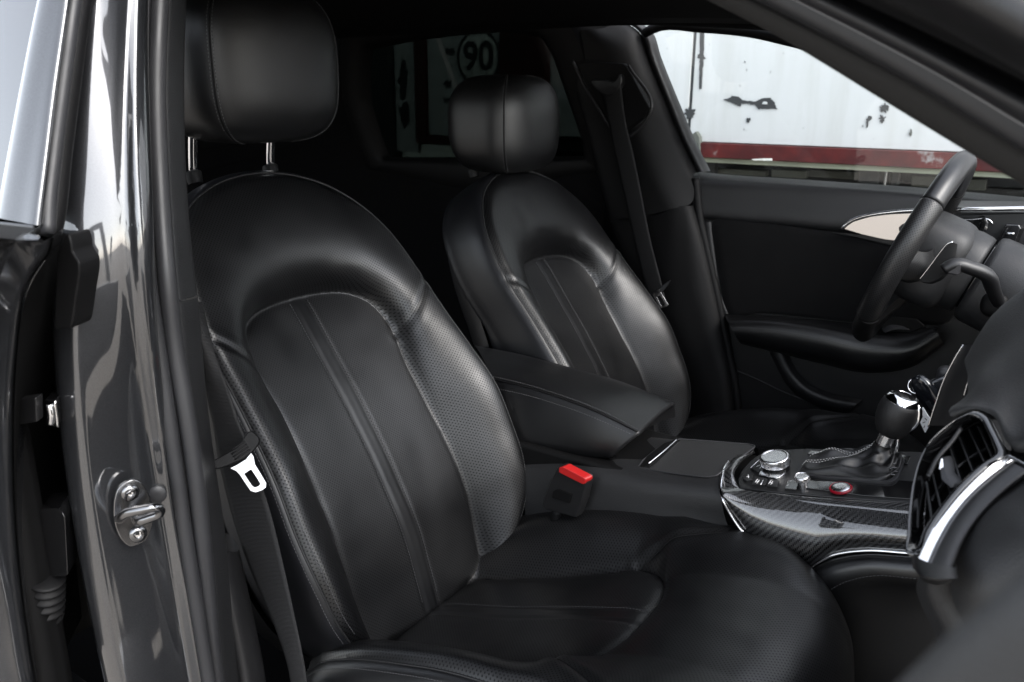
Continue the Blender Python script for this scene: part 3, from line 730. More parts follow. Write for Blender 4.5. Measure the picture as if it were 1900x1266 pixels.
# belt height slider slot, upper anchor
ba = rail([(1070, 118), (1092, 114), (1160, 118), (1205, 200), (1200, 214), (1150, 250), (1132, 232)], .664)
prism('belt_slot', resample(ba, 40, False, True), (0, .02, 0), 'black', car, bevel=.003)
tube('slot_rim', np.vstack([rail([(1062, 112), (1085, 160), (1112, 205), (1134, 238), (1152, 254), (1200, 222), (1208, 205), (1166, 122)], .662)]), .004, 'hard_plastic', car, n=60, seg=8)
# ---- rear side window of the far side and its frames
wr = [(693, 92), (760, 78), (850, 66), (935, 60), (1010, 70), (1030, 105), (1060, 190), (1085, 262), (1088, 290), (900, 292), (724, 292), (708, 250), (690, 190), (688, 130)]
g_in = resample([atn(u, v, (0, .80, .9), (0, 1, .28)) for u, v in wr], 90, False, True); ctr = g_in.mean(0)
prism('rear_window', g_in, (0, .004, 0), 'glass_tint', car, bevel=0)
# frame: ring between the opening and a larger outline
V = [g_in]+[g_in+(g_in-ctr)*k/np.linalg.norm(g_in-ctr, axis=1)[:, None]*np.array([1, 1, 1])+[0, dy, 0] for k, dy in ((.004, -.02), (.03, -.045), (.10, -.03))]
grid('rear_door_frame', np.array(V), 'black', car, cv=True)
big = np.array([(-1.75, .70, 1.34), (-1.2, .70, 1.34), (-.6, .70, 1.34), (.0, .70, 1.34), (.3, .70, 1.3), (.3, .72, .9), (.3, .75, .0), (-.6, .75, .0), (-1.75, .75, .0), (-1.75, .73, .7)])
qo = g_in+(g_in-ctr)*.10/np.linalg.norm(g_in-ctr, axis=1)[:, None]+[0, -.03, 0]
an = np.arctan2((qo-ctr)[:, 2], (qo-ctr)[:, 0]); far = []
for a in an:
    dx, dz = math.cos(a), math.sin(a); k = min([(( .12 if dx > 0 else -1.75)-ctr[0])/dx if abs(dx) > 1e-6 else 9, ((1.36 if dz > 0 else .0)-ctr[2])/dz if abs(dz) > 1e-6 else 9])
    far.append((ctr[0]+dx*max(k, .01), .76, ctr[2]+dz*max(k, .01)))
grid('rear_door_lining', np.array([qo, np.array(far)]), 'headliner', car, cv=True, smooth=False)
# front part of the far side: under the door, windscreen pillar
loft('windscreen_pillar', [[(.50, .66, 1.30), (.8, .69, 1.14), (1.1, .71, .99), (1.4, .73, .86)], [(.55, .71, 1.31), (.85, .74, 1.15), (1.15, .77, 1.0), (1.45, .79, .87)], [(.53, .76, 1.29), (.83, .80, 1.13), (1.13, .83, .97), (1.43, .86, .84)]], 'black', car, n=20)
tube('window_top_seal', rail([(1196, 62), (1215, 52), (1300, 52), (1400, 62), (1470, 78), (1600, 110), (1750, 160), (1900, 220)], .74), .012, 'black', car, n=40)
# bodyside steel outside the far door keeps daylight out
box('bodyside', (.35, .86, .40), (3.4, .03, .95), 'grey_paint', car, bevel=.005)

# ------------------------------------------------------------------ striker on the pillar
sk_ = part('door_striker', car, at(255, 950, -.842))
sn = unit([.93, -.36, .02]); sc = at(255, 950, -.842)+.010*sn
sh_ = lambda U, V, o=0: atn(U, V, sc+o*sn, sn)
pl_ = [sh_(*p) for p in [(211, 945), (213, 925), (221, 905), (232, 896), (250, 890), (258, 893), (270, 907), (278, 925), (283, 950), (284, 968), (280, 985), (271, 1003), (255, 1012), (243, 1015), (228, 1005), (217, 985), (212, 965)]]
prism('striker_plate', resample(pl_, 60, True, True), -.006*sn, 'striker_steel', sk_, bevel=.0012)
for (U, V) in ((241, 914), (256, 991)):
    c = sh_(U, V)
    s_o = lathe('screw', [(.0085, -.001), (.0098, .0005), (.0095, .002), (.0078, .0036), (.0048, .0042), (.0046, .0042), (.0046, .0012)], 'striker_steel', sk_, loc=c, axis=sn, seg=36)
    for k in range(6):
        a = k*math.pi/3; t1 = unit(np.cross(sn, [0, 0, 1])); t2 = np.cross(sn, t1)
    lathe('screw_socket', [(.0040, .0013), (.0036, .0022), (.0026, .0024)], 'chrome', sk_, loc=c, axis=sn, seg=6)
lp = [sh_(222, 962, -.004), sh_(224, 960, .012), sh_(236, 952, .024), sh_(262, 946, .034), sh_(284, 942, .038), sh_(297, 944, .036), sh_(296, 953, .032), sh_(280, 960, .026), sh_(262, 966, .018), sh_(256, 966, .006), sh_(257, 964, -.004)]
tube('striker_loop', lp, [.0062, .0055, .0052, .005, .0052, .0058, .0062], 'striker_steel', sk_, n=60, seg=16)
bp_ = at(303, 915, -.795)
lathe('jamb_plug', [(.010, -.004), (.0105, .002), (.008, .004), (.003, .0045)], 'rubber', car, loc=at(292, 917, -.812), axis=(.8, -.6, 0), seg=24)

# ------------------------------------------------------------------ rear door, standing open at the left edge
rd = thing('rear_door', 'open grey rear door at the left edge, its window frame reflecting the sky', 'car door', tuple(at(60, 900, -.95)))
ys = -.95
tilt = lambda pts, o: np.array([atn(u, v, (0, ys+o, .96), (0, 1, -.38)) for u, v in pts])
d0 = tilt([(158, -230), (136, -60), (128, 0), (108, 140), (88, 300), (74, 418)], 0)         # outer edge of the frame
d1 = tilt([(118, -230), (84, -60), (70, 0), (40, 150), (14, 290), (-6, 400)], -.006)          # crease between frame and glass
d2 = d1+[-.62, -.01, 0]
loft('window_frame', [d0+[-.03, .03, 0], d0+[-.004, .004, 0], d0, d0*.6+d1*.4+[.004, -.004, 0], d1, d1+[-.003, .003, 0]], 'grey_paint', rd, n=40)
loft('door_glass', [d1+[-.003, .004, 0], (d1+d2)/2, d2], 'door_pane', rd, n=40)
tube('frame_seal', tilt([(166, -230), (146, -60), (138, 0), (118, 150), (100, 290), (90, 380), (88, 435)], .012), .007, 'rubber', rd, n=40)
tube('frame_seal', tilt([(180, -230), (160, -60), (150, 0), (130, 150), (112, 290), (100, 400), (92, 440)], .035), .010, 'rubber_dark', rd, n=40)
# waist moulding
w0 = rail([(-120, 404), (0, 413), (50, 418), (68, 420)], ys-.01)
prism('waist_moulding', np.vstack([rail([(-420, 382), (-120, 404), (0, 413), (66, 420), (60, 436), (48, 449), (0, 445), (-120, 438), (-420, 424)], ys-.012)]), (-.010, .004, 0), 'anthracite', rd, bevel=.003)
prism('moulding_cap', rail([(52, 431), (64, 424), (67, 434), (62, 444), (50, 448)], ys-.013), (-.01, .01, 0), 'rubber_dark', rd, bevel=.002)
# door skin edge below
e0 = rail([(90, 446), (84, 474), (66, 500), (42, 545), (30, 590), (24, 640), (18, 720), (16, 860), (22, 1000), (38, 1150), (60, 1290)], ys)
e1 = rail([(76, 444), (50, 468), (28, 505), (8, 560), (-2, 610), (-6, 680), (-8, 760), (-8, 880), (-2, 1000), (12, 1150), (36, 1290)], ys-.012)
e2 = rail([(60, 446), (10, 456), (-30, 505), (-70, 560), (-90, 620), (-100, 690), (-105, 770), (-105, 890), (-100, 1000), (-90, 1150), (-70, 1290)], ys-.06)
e3 = e2+[-.10, -.07, 0]; e4 = e3+[-.55, -.08, 0]
loft('door_skin', [e0+[-.05, .04, 0], e0+[-.008, .006, 0], e0, (e0+e1)/2+[.003, -.003, 0], e1, e2, e3, e4], 'grey_paint', rd, n=60)
# what shows in the gap: inner edge, check strap, cable bellows
g0 = rail([(95, 440), (92, 520), (70, 620), (52, 740), (46, 900), (54, 1080), (80, 1290)], ys+.05)
loft('door_edge', [e0+[-.01, .01, 0], resample(g0, 11)+[0, 0, 0], resample(g0, 11)+[-.12, .12, 0]], 'black', rd, n=50)
prism('check_strap', rail([(20, 744), (66, 738), (68, 784), (22, 792)], ys+.03), (-.008, .012, 0), 'hard_plastic', rd, bevel=.002)
prism('strap_bracket', rail([(80, 742), (104, 742), (108, 790), (100, 796), (84, 786)], ys+.05), (-.02, .02, 0), 'piano', rd, bevel=.003)
tube('strap_pin', rail([(92, 750), (96, 768), (94, 786)], ys+.045), .004, 'chrome', rd, n=10)
tube('bracket_edge', rail([(102, 744), (105, 768), (107, 792)], ys+.046), .0012, 'chrome', rd, n=10)
prism('cable_box', resample(rail([(66, 956), (72, 946), (108, 944), (120, 955), (126, 1070), (62, 1072)], ys+.05), 40, False, True), (-.03, .03, 0), 'piano', rd, bevel=.005)
bc = resample(rail([(88, 1074), (88, 1110), (84, 1150), (70, 1184), (46, 1204)], ys+.045), 120)
tube('cable_bellows', bc, (.017+.0028*np.sin(np.linspace(0, 2*math.pi*15, 120))), 'rubber_dark', rd, n=120, seg=18)
prism('hinge_cover', resample(rail([(119, 436), (127, 433), (132, 450), (134, 470), (146, 486), (148, 505), (140, 560), (133, 610), (100, 612), (104, 470)], -.905), 40, False, True), (-.015, .03, 0), 'rubber_dark', car, bevel=.003)
# black sheet standing in for the shadow between pillar and door
gl = rail([(170, -60), (150, 60), (130, 300), (128, 430), (150, 540), (146, 700), (160, 900), (200, 1120), (240, 1300)], -.88)
gr_ = rail([(140, -60), (110, 60), (80, 300), (70, 430), (60, 540), (40, 700), (30, 900), (40, 1120), (80, 1300)], ys+.09)
loft('gap_shade', [gl+[-.07, .03, 0], (gl+gr_)/2+[-.14, .10, 0], gr_+[-.10, .04, 0]], 'black', car, n=40)
# trim panel on the inside of the open rear door
box('inner_panel', (-.15, -1.02, .5), (.9, .05, .8), 'black', rd, rot=[[math.cos(.25), -math.sin(.25), 0], [math.sin(.25), math.cos(.25), 0], [0, 0, 1]], bevel=.02)

# ------------------------------------------------------------------ driver's door seen from inside
dd = thing('front_door', "driver's door trim panel with silver inlay and armrest under the clear window", 'car door', tuple(at(1500, 600, .74)))
t0 = rail([(1278, 316), (1300, 319), (1500, 334), (1700, 348), (1900, 366), (2050, 380)], .80)
t1 = rail([(1278, 322), (1300, 325), (1500, 340), (1700, 355), (1900, 373), (2050, 387)], .775)
t2 = rail([(1284, 336), (1300, 338), (1500, 350), (1700, 365), (1900, 384), (2050, 398)], .748)
t3 = rail([(1290, 362), (1306, 364), (1500, 374), (1700, 390), (1900, 410), (2050, 424)], .738)
t4 = rail([(1298, 404), (1316, 406), (1500, 424), (1700, 446), (1900, 470), (2050, 486)], .738)
t5 = rail([(1326, 540), (1340, 545), (1500, 560), (1700, 580), (1900, 610), (2050, 630)], .746)
t6 = rail([(1344, 620), (1356, 625), (1500, 640), (1700, 650), (1900, 690), (2050, 720)], .746)
t7 = rail([(1366, 760), (1380, 760), (1500, 760), (1700, 770), (1900, 820), (2050, 860)], .746)
t8 = rail([(1376, 900), (1390, 900), (1500, 900), (1700, 900), (1900, 940), (2050, 960)], .746)
loft('upper_trim', [t0, t1, t2, t3, t4, t4+[0, .012, -.004]], 'soft_plastic', dd, n=50)
loft('lower_trim', [t4+[0, .012, 0], t5, t6, t7, t8], 'hard_plastic', dd, n=50)
# cloth insert and its frame
ai = [(1322, 410), (1328, 405), (1400, 409), (1480, 420), (1560, 435), (1640, 452), (1720, 470), (1760, 482), (1760, 600), (1700, 602), (1600, 600), (1500, 590), (1420, 582), (1346, 580), (1338, 540), (1326, 460)]
P = resample(rail(ai, .742), 90, True, True); cc = P.mean(0)
V = [P+[0, .01, 0], P+[0, -.003, 0], P+(cc-P)*.02+[0, -.007, 0], P+(cc-P)*.12+[0, -.0085, 0], P+(cc-P)*.5+[0, -.009, 0], P+(cc-P)*.9995+[0, -.009, 0]]
grid('cloth_insert', np.array(V), 'alcantara', dd, cv=True)
loft('insert_edge', [rail([(1300, 416), (1312, 480), (1326, 550), (1338, 586)], .742), rail([(1304, 414), (1316, 480), (1330, 550), (1343, 584)], .734), rail([(1318, 412), (1326, 480), (1338, 550), (1350, 582)], .734), rail([(1322, 412), (1330, 480), (1341, 550), (1353, 582)], .742)], 'soft_plastic', dd, n=30)
# armrest
r0 = rail([(1344, 583), (1420, 586), (1520, 594), (1620, 604), (1740, 610)], .742)
r1 = rail([(1346, 588), (1420, 590), (1520, 600), (1620, 614), (1720, 614)], .715)
r2 = rail([(1352, 600), (1420, 600), (1520, 614), (1620, 634), (1690, 636), (1735, 612)], .668)
r3 = rail([(1358, 612), (1420, 616), (1520, 634), (1620, 655), (1695, 650), (1742, 622)], .660)
r4 = rail([(1370, 632), (1430, 645), (1520, 664), (1610, 684), (1690, 672), (1748, 634)], .672)
r5 = rail([(1384, 640), (1440, 654), (1520, 674), (1610, 692), (1690, 682), (1752, 640)], .742)
loft('door_armrest', [r0, r1, r2, r3, r4, r5], 'leather', dd, n=50)
A = resample(r2, 60)*.35+resample(r3, 60)*.65
stitching(A+[0, -.004, .001], np.array([0, -.8, .5]), parent=dd, name='armrest_stitching')
prism('pull_recess', rail([(1630, 606), (1655, 588), (1700, 592), (1716, 606), (1690, 618), (1650, 616)], .70), (0, .02, -.004), 'black', dd, bevel=.002)
loft('recess_lid', [rail([(1636, 612), (1650, 604), (1676, 606)], .70), rail([(1642, 618), (1660, 612), (1688, 612)], .69)], 'anthracite', dd, n=10, solid=.003)
# map pocket
loft('map_pocket', [rail([(1428, 655), (1446, 690), (1470, 726), (1510, 752), (1570, 770)], .735), rail([(1436, 652), (1455, 690), (1480, 722), (1520, 744), (1580, 758)], .715), rail([(1446, 652), (1464, 690), (1490, 718), (1530, 738), (1590, 750)], .715), rail([(1460, 654), (1480, 690), (1504, 714), (1544, 730), (1600, 742)], .74)], 'soft_plastic', dd, n=40)
tube('trim_seam', rail([(1352, 682), (1400, 702), (1450, 726), (1500, 745)], .74), .0022, 'soft_plastic', dd, n=24, seg=8)
# bright inlay
iv0 = lambda u, v: atn(u, v, (.76, .716, .80), (.10, -1, .052))
iv = np.array([iv0(*p_) for p_ in [(1564, 425), (1580, 412), (1612, 402), (1650, 397), (1700, 395), (1800, 394), (1900, 394), (1900, 470), (1790, 462), (1700, 452), (1640, 445), (1600, 436)]])
prism('bright_inlay', resample(iv, 60, False, True), (0, .006, 0), 'silver_inlay', dd, bevel=.0015)
cv_ = rail([(1562, 424), (1574, 413), (1594, 404), (1620, 398), (1660, 393), (1700, 390), (1800, 388), (1900, 387), (2000, 387)], .709)
tube('inlay_moulding', cv_, .0048, 'bright_strip', dd, n=60, seg=10)
# window glass
gp = np.array([(.12, .80, 1.27), (.5, .80, 1.30), (.9, .80, 1.16), (1.35, .82, .93), (1.35, .82, .88), (.2, .82, .875)])
prism('window_glass', gp+[0, .0, 0], (0, .004, 0), 'glass_clear', dd, bevel=0, smooth=False)

# ------------------------------------------------------------------ centre console
cn = thing('centre_console', 'long black centre console with glossy carbon weave side and chrome edging', 'centre console', (.75, 0, .1))
far_ = .05
c_far0 = np.array([(.25, .10, .36), (.5, .11, .36), (.8, .11, .36), (1.1, .11, .38), (1.35, .12, .42)])
c_far = rail([(960, 800, .08), (1130, 800, .06), (1250, 816, .045), (1330, 825, .045), (1400, 830, .045), (1560, 832, .055), (1700, 836, .07), (1800, 840, .08)])
c_mid = rail([(960, 824, -.03), (1090, 824, -.03), (1210, 846, -.03), (1300, 856, -.03), (1370, 862, -.03)])
c_top = rail([(960, 850, -.105), (1060, 850, -.105), (1180, 874, -.112), (1262, 886, -.115), (1340, 893, -.117)])
c_sh = rail([(966, 866, -.124), (1060, 866, -.124), (1180, 888, -.128), (1260, 900, -.130), (1338, 908, -.131)])
c_lo = rail([(970, 900, -.135), (1060, 910, -.135), (1180, 930, -.138), (1270, 952, -.139), (1350, 975, -.139)])
c_bt = rail([(980, 1060, -.14), (1080, 1060, -.14), (1200, 1060, -.142), (1340, 1060, -.142), (1420, 1070, -.142)])
loft('console_side', [c_far0[:3]+[0, 0, -.1], c_far[:5], c_mid, c_top, c_sh, c_lo, c_bt], 'soft_plastic', cn, n=50, k=6)
# carbon side and top rim
k_in = rail([(1400, 838, -.0), (1372, 858, -.06), (1362, 884, -.10), (1372, 905, -.112), (1440, 916, -.115), (1560, 926, -.115), (1700, 934, -.115), (1800, 938, -.115)])
k_rim = rail([(1374, 838, .0), (1346, 862, -.06), (1338, 892, -.112), (1345, 908, -.124), (1430, 922, -.128), (1560, 938, -.128), (1700, 950, -.128), (1800, 956, -.128)])
b0 = rail([(1338, 905), (1343, 925), (1356, 950), (1380, 985), (1412, 1012), (1460, 1036), (1503, 1054)], -.145)
s_top = rail([(1341, 902), (1400, 912), (1500, 930), (1600, 942), (1700, 952), (1820, 960)], -.127)
s_mid = rail([(1343, 922), (1410, 945), (1500, 962), (1600, 972), (1700, 980), (1820, 986)], -.141)
s_lw = rail([(1356, 950), (1425, 985), (1500, 998), (1600, 1002), (1700, 1006), (1820, 1010)], -.146)
s_bt = rail([(1412, 1012), (1505, 1053), (1545, 1030), (1600, 1023), (1690, 1027), (1820, 1032)], -.146)
loft('carbon_top', [k_in+[0, .004, -.004], k_in, k_rim, k_rim+[0, -.003, -.006]], 'carbon', cn, n=80, k=3)
def fill(name, top, bot, m, parent, bul=.006, n=90, k=14, **kw):
    a, b = resample(top, n), resample(bot, n); G = []
    for f in np.linspace(0, 1, k): G.append(a*(1-f)+b*f+np.array([0, -1, .3])*bul*math.sin(math.pi*f)**.8)
    return grid(name, np.array(G), m, parent, **kw)
top_e = np.vstack([s_top])
bot_e = np.vstack([b0[:1], b0[1:], rail([(1520, 1044), (1545, 1031), (1572, 1025), (1610, 1022), (1690, 1027), (1820, 1032)], -.145)])
bend = lambda f: .0190*4*f*(1-f)
# carbon side: swept column by column so the lower edge keeps its corner
bx = resample(bot_e, 240, False); tx = resample(top_e, 240); 
a_u = np.linspace(0, 1, 140)**1.0
Bc = np.array([np.array([np.interp(u, np.linspace(0, 1, 240), bx[:, q]) for q in range(3)]) for u in a_u])
Tc = np.array([np.array([np.interp(u, np.linspace(0, 1, 240), tx[:, q]) for q in range(3)]) for u in a_u])
G = np.array([Tc*(1-f)+Bc*f+np.array([0, -1, .25])*bend(f)*np.clip(a_u*22+.15, 0, 1)[:, None] for f in np.linspace(0, 1, 30)])
uvx = G[..., 0]; 
oc = grid('carbon_side', G, 'carbon', cn)
ul = oc.data.uv_layers[0]; idx = np.empty(len(oc.data.loops), int); oc.data.loops.foreach_get('vertex_index', idx)
dv_ = np.concatenate([np.zeros((1,)+G.shape[1:2]), np.cumsum(np.linalg.norm(np.diff(G, axis=0), axis=2), axis=0)])
ul.data.foreach_set('uv', np.stack([G[..., 0], dv_], -1).reshape(-1, 2)[idx].ravel())
tube('chrome_edging', np.vstack([rail([(1372, 840, .0), (1352, 856, -.05), (1340, 882, -.104), (1337, 905, -.13)]), b0[1:]+[0, -.004, 0]]), .0028, 'bright_strip', cn, n=110, seg=10)
tube('chrome_edging', rail([(1503, 1055), (1520, 1044), (1545, 1031), (1572, 1025), (1610, 1022), (1690, 1027), (1820, 1033)], -.149), .0024, 'bright_strip', cn, n=60, seg=10)
# padded knee piece under the carbon
loft('knee_pad', [rail([(1500, 1060), (1545, 1036), (1600, 1027), (1690, 1031), (1820, 1036)], -.148), rail([(1500, 1068), (1550, 1046), (1600, 1036), (1690, 1040), (1820, 1046)], -.168), rail([(1510, 1092), (1560, 1072), (1610, 1062), (1700, 1066), (1820, 1072)], -.176), rail([(1530, 1130), (1580, 1100), (1620, 1088), (1700, 1092), (1820, 1098)], -.172), rail([(1540, 1300), (1590, 1300), (1640, 1300), (1720, 1300), (1820, 1300)], -.172)], 'leather', cn, n=60)
stitching(resample(rail([(1530, 1100), (1575, 1078), (1620, 1069), (1700, 1074), (1820, 1080)], -.1755), 80), np.array([0, -.8, .5]), parent=cn, name='stitching')
# cup holder lid with a bright strip
ch_ = rail([(1182, 872, -.10), (1192, 858, -.075), (1220, 836, -.035), (1252, 820, .0), (1262, 818, .006), (1390, 828, .012), (1402, 832, .006), (1345, 874, -.088), (1330, 886, -.108), (1310, 889, -.112), (1250, 882, -.108)])
H = np.array([0, 0, .001])
lid = resample(ch_, 70, False, True)
prism('storage_lid', lid+[0, 0, .0035], (0, 0, -.006), 'dash_pad', cn, bevel=.0015)
tube('lid_rim', np.vstack([lid, lid[:1]])+[0, 0, .0034], .0016, 'rubber', cn, n=110, seg=8, rs=False)
fi = rail([(1186, 872, -.098), (1200, 853, -.066), (1232, 828, -.018), (1254, 821, .0), (1262, 822, .001), (1216, 866, -.084), (1206, 873, -.096)])
prism('lid_recess', fi+[0, 0, .0062], (0, 0, -.004), 'black', cn, bevel=.0006)
tube('lid_strip', rail([(1203, 868, -.089), (1230, 846, -.05), (1256, 823, -.003)])+[0, 0, .0078], .0016, 'bright_strip', cn, n=20, seg=8)
# control deck
zt = .520
_A, _B, _C = at(1374, 905, -.113), at(1700, 935, -.115), at(1400, 838, .0)
DN = unit(np.cross(_B-_A, _C-_A)); DN = DN*np.sign(DN[2])
dk = lambda U, V, o=0.: atn(U, V, _A+DN*(o+.0005), DN)
deck = [(1372, 905), (1368, 893), (1376, 872), (1398, 850), (1420, 836), (1500, 832), (1700, 838), (1800, 842), (1800, 945), (1700, 933), (1560, 923), (1440, 913)]
prism('control_deck', resample([dk(*p) for p in deck], 70, False, True), -.02*DN, 'hard_plastic', cn, bevel=.002)
gloss = [(1497, 908), (1503, 893), (1520, 884), (1700, 893), (1690, 926), (1600, 919)]
prism('gloss_panel', resample([dk(*p, .0025) for p in [(1495, 905), (1504, 888), (1520, 882), (1700, 893), (1694, 926), (1600, 919)]], 40, False, True), -.004*DN, 'piano', cn, bevel=.0006)
# buttons
def button(pts, m='hard_plastic', h=.004, name='button', parent=cn, **kw):
    return prism(name, resample([dk(*p, h) for p in pts], 28, False, True), -.005*DN, m, parent, bevel=.0008, **kw)
def marks(pts, h, parent, w=.0006, name='printed_mark', m='white_print'):
    for a, b in pts: tube(name, [dk(*a, h), dk(*b, h)], w, m, parent, n=4, seg=6)
b1 = button([(1393, 868), (1408, 854), (1424, 856), (1418, 870), (1406, 876)]); marks([((1404, 866), (1411, 863)), ((1410, 869), (1416, 861))], .0042, b1)
tube('button_ring', [dk(*p, .0042) for p in [(1393, 868), (1408, 854), (1424, 856), (1420, 864)]], .0007, 'chrome', b1, n=20, seg=6, rs=False)
b2 = button([(1378, 888), (1384, 877), (1398, 878), (1396, 890), (1384, 892)]); marks([((1385, 885), (1390, 884)), ((1388, 881), (1389, 887))], .0042, b2)
b3 = button([(1394, 898), (1402, 884), (1424, 888), (1420, 900)]); marks([((1401, 895), (1406, 889)), ((1404, 897), (1409, 891)), ((1402, 893), (1408, 894))], .0042, b3)
b4 = button([(1423, 901), (1427, 889), (1446, 891), (1442, 903)]); marks([((1426, 898), (1431, 891)), ((1430, 899), (1434, 893)), ((1427, 895), (1434, 897))], .0042, b4)
tube('divider', [dk(1411, 900, .0045), dk(1418, 888, .0045)], .0009, 'bright_strip', cn, n=4, seg=6)
prism('metal_key', resample([dk(*p, .006) for p in [(1407, 880), (1414, 868), (1428, 862), (1460, 866), (1455, 880), (1442, 888)]], 30, False, True), -.006*DN, 'satin_metal', cn, bevel=.001)
tube('key_gap', [dk(1426, 884, .0062), dk(1430, 874, .0062)], .0006, 'black', cn, n=4, seg=6)
b5 = button([(1456, 906), (1462, 892), (1470, 889), (1482, 894), (1478, 908)], 'piano'); marks([((1460, 901), (1464, 900)), ((1466, 893), (1469, 892))], .0044, b5)
for U in (1510, 1530, 1545): button([(U-12, 842), (U-6, 836), (U+12, 837), (U+8, 843)], 'piano', .003)
marks([((1524, 842), (1528, 842)), ((1545, 843), (1549, 843)), ((1520, 847), (1524, 847))], .0036, cn)
# rotary controllers
def knob(label, U, V, R1, h0, h1, name='rotary_knob', neck=False):
    c = dk(U, V, .004); k = part(name, cn, c); k['label'] = label
    if neck: lathe('knob_neck', [(R1*.62, -.004), (R1*.62, h0), (R1*.7, h0+.001)], 'satin_metal', k, loc=c, axis=DN, seg=48)
    else: lathe('knob_neck', [(R1*.9, -.004), (R1*.9, h0), (R1*.86, h0+.001)], 'black', k, loc=c, axis=DN, seg=48)
    prof = [(R1*.8, h0), (R1*.97, h0+.0006), (R1, h0+.002), (R1, h1-.004), (R1*.985, h1-.002), (R1*.93, h1-.0006), (R1*.84, h1), (R1*.8, h1-.0004), (R1*.77, h1-.0012), (R1*.4, h1-.0014), (.0006, h1-.0014)]
    o = lathe('knob_cap', prof, 'satin_metal', k, loc=c, axis=DN, seg=96)
    V_, F_ = [], []
    t1 = unit(np.cross(DN, [0, 1, 0])); t2 = np.cross(DN, t1)
    for i in range(90):
        a = 2*math.pi*i/90; d = math.cos(a)*t1+math.sin(a)*t2; e = -math.sin(a)*t1+math.cos(a)*t2; oo = len(V_)
        for hh in (h0+.0022, h1-.0042):
            for w, rr in ((-.0004, R1-.0003), (0, R1+.0004), (.0004, R1-.0003)): V_.append(c+d*rr+e*w+DN*hh)
        F_ += [(oo, oo+1, oo+4, oo+3), (oo+1, oo+2, oo+5, oo+4)]
    mesh('knurling', V_, F_, 'satin_metal', k, kind='stuff', smooth=False)
    return k
knob('large knurled silver menu knob beside the gear lever gaiter', 1440, 866, .0235, .005, .0205)
knob('small silver volume knob in front of the round start button', 1490, 900, .0115, .008, .0165, neck=True)
# start button
sb_c = dk(1560, 906, .0028)
sbt = part('start_button', cn, sb_c)
lathe('red_ring', [(.0165, -.001), (.0165, .0012), (.0150, .0022), (.0138, .0016)], 'red_ring', sbt, loc=sb_c, axis=DN, seg=48)
lathe('button_cap', [(.0136, .0), (.0136, .0026), (.0125, .0034), (.006, .0037), (.0004, .0037)], 'satin_metal', sbt, loc=sb_c, axis=DN, seg=48)
# gear gate frame
gf = [(1476, 880), (1486, 862), (1500, 848), (1520, 842), (1640, 846), (1680, 850), (1665, 888), (1652, 896), (1560, 888)]
gi = [(1484, 877), (1492, 863), (1504, 850), (1522, 845), (1636, 849), (1672, 853), (1658, 884), (1648, 891), (1560, 884)]
ringplate('gate_frame', resample([dk(*p, .006) for p in gf], 50, False, True), resample([dk(*p, .006) for p in gi], 50, False, True), -.006*DN, 'anthracite', cn)
for i, (U, V) in enumerate(((1654, 862), (1656, 869), (1658, 876), (1653, 882))): tube('gate_rib', [dk(U-6, V+2, .006), dk(U, V-1, .008), dk(U+8, V, .007)], .0016, 'piano', cn, n=10, seg=8)
prism('gear_display', resample([dk(*p, .004) for p in [(1655, 856), (1662, 842), (1690, 846), (1684, 860)]], 20, False, True), -.004*DN, 'piano', cn, bevel=.0005)
prism('lit_letter', [dk(*p, .0045) for p in [(1664, 851), (1665, 848), (1671, 849), (1670, 853)]], -.0006*DN, 'red_light', cn, bevel=0)
# rest of tunnel towards the dash
loft('tunnel_front', [rail([(1690, 838, .08), (1760, 842, .09), (1840, 846, .10)]), rail([(1690, 934, -.115), (1760, 938, -.115), (1840, 940, -.115)])-[0, 0, .02]], 'black', cn, n=12)
box('console_core', (.95, -.02, .30), (1.1, .20, .36), 'black', cn, bevel=.01)

# ------------------------------------------------------------------ armrest lid between the seats
ar = part('armrest', cn, at(1050, 760, 0))
ef = resample(rail([(880, 640, .10), (960, 655, .10), (1060, 681, .098), (1160, 709, .092), (1249, 744, .082)]), 60)
en = resample(rail([(915, 703, -.085), (960, 713, -.087), (1030, 734, -.089), (1105, 762, -.09), (1184, 800, -.088)]), 60)
eb_ = resample(rail([(945, 838, -.106), (985, 836, -.106), (1040, 842, -.106), (1080, 848, -.104), (1126, 849, -.098)]), 60)
crown = lambda f: np.array([0, 0, .0045])*math.sin(math.pi*f)**.7
soft = np.linspace(0, 1, 60)[:, None]**12*np.array([0, 0, -.002])
top_r = [ef+[0, .012, -.03], ef+[0, .003, -.004]]+[ef*(1-f)+en*f+crown(f)+soft for f in (.04, .15, .35, .55, .75, .9, .97)]+[en+[0, -.001, -.0015]]
side_r = [en+[0, -.001, -.0015]]+[en*(1-f)+eb_*f+np.array([0, -1, 0])*(.009*math.sin(math.pi*(.1+.8*f))) for f in (.08, .2, .4, .6, .8, .94)]+[eb_+[0, .01, -.006], eb_+[0, .04, -.008]]
grid('pad_top', np.array(top_r), 'leather', ar); grid('pad_side', np.array(side_r), 'leather', ar)
q2, q3, q4 = top_r[6], top_r[9], side_r[3]
q0 = ef
fr_ = np.array([r[-1] for r in top_r]+[r[-1] for r in side_r[1:]])
fm = fr_.mean(0); grid('pad_front', np.array([fr_, fr_*.985+fm*.015+[.003, 0, -.002], fr_*.95+fm*.05+[.003, 0, -.006], fr_*.9+fm*.1+[-.006, 0, -.008], fr_*.1+fm*.9+[-.012, 0, -.008]]), 'hard_plastic', ar)
for f, m_ in ((.10, 'thread'), (-.10, 'thread')):
    a, b, c = resample(q2, 90), resample(q3, 90), resample(q4, 90)
    L_ = top_r[8]*1.0 if f > 0 else side_r[1]*.6+side_r[2]*.4
    L_ = resample(L_, 90)
    stitching(L_+[0, -.0006, .0012], np.array([0, -.4, .9]), parent=ar)
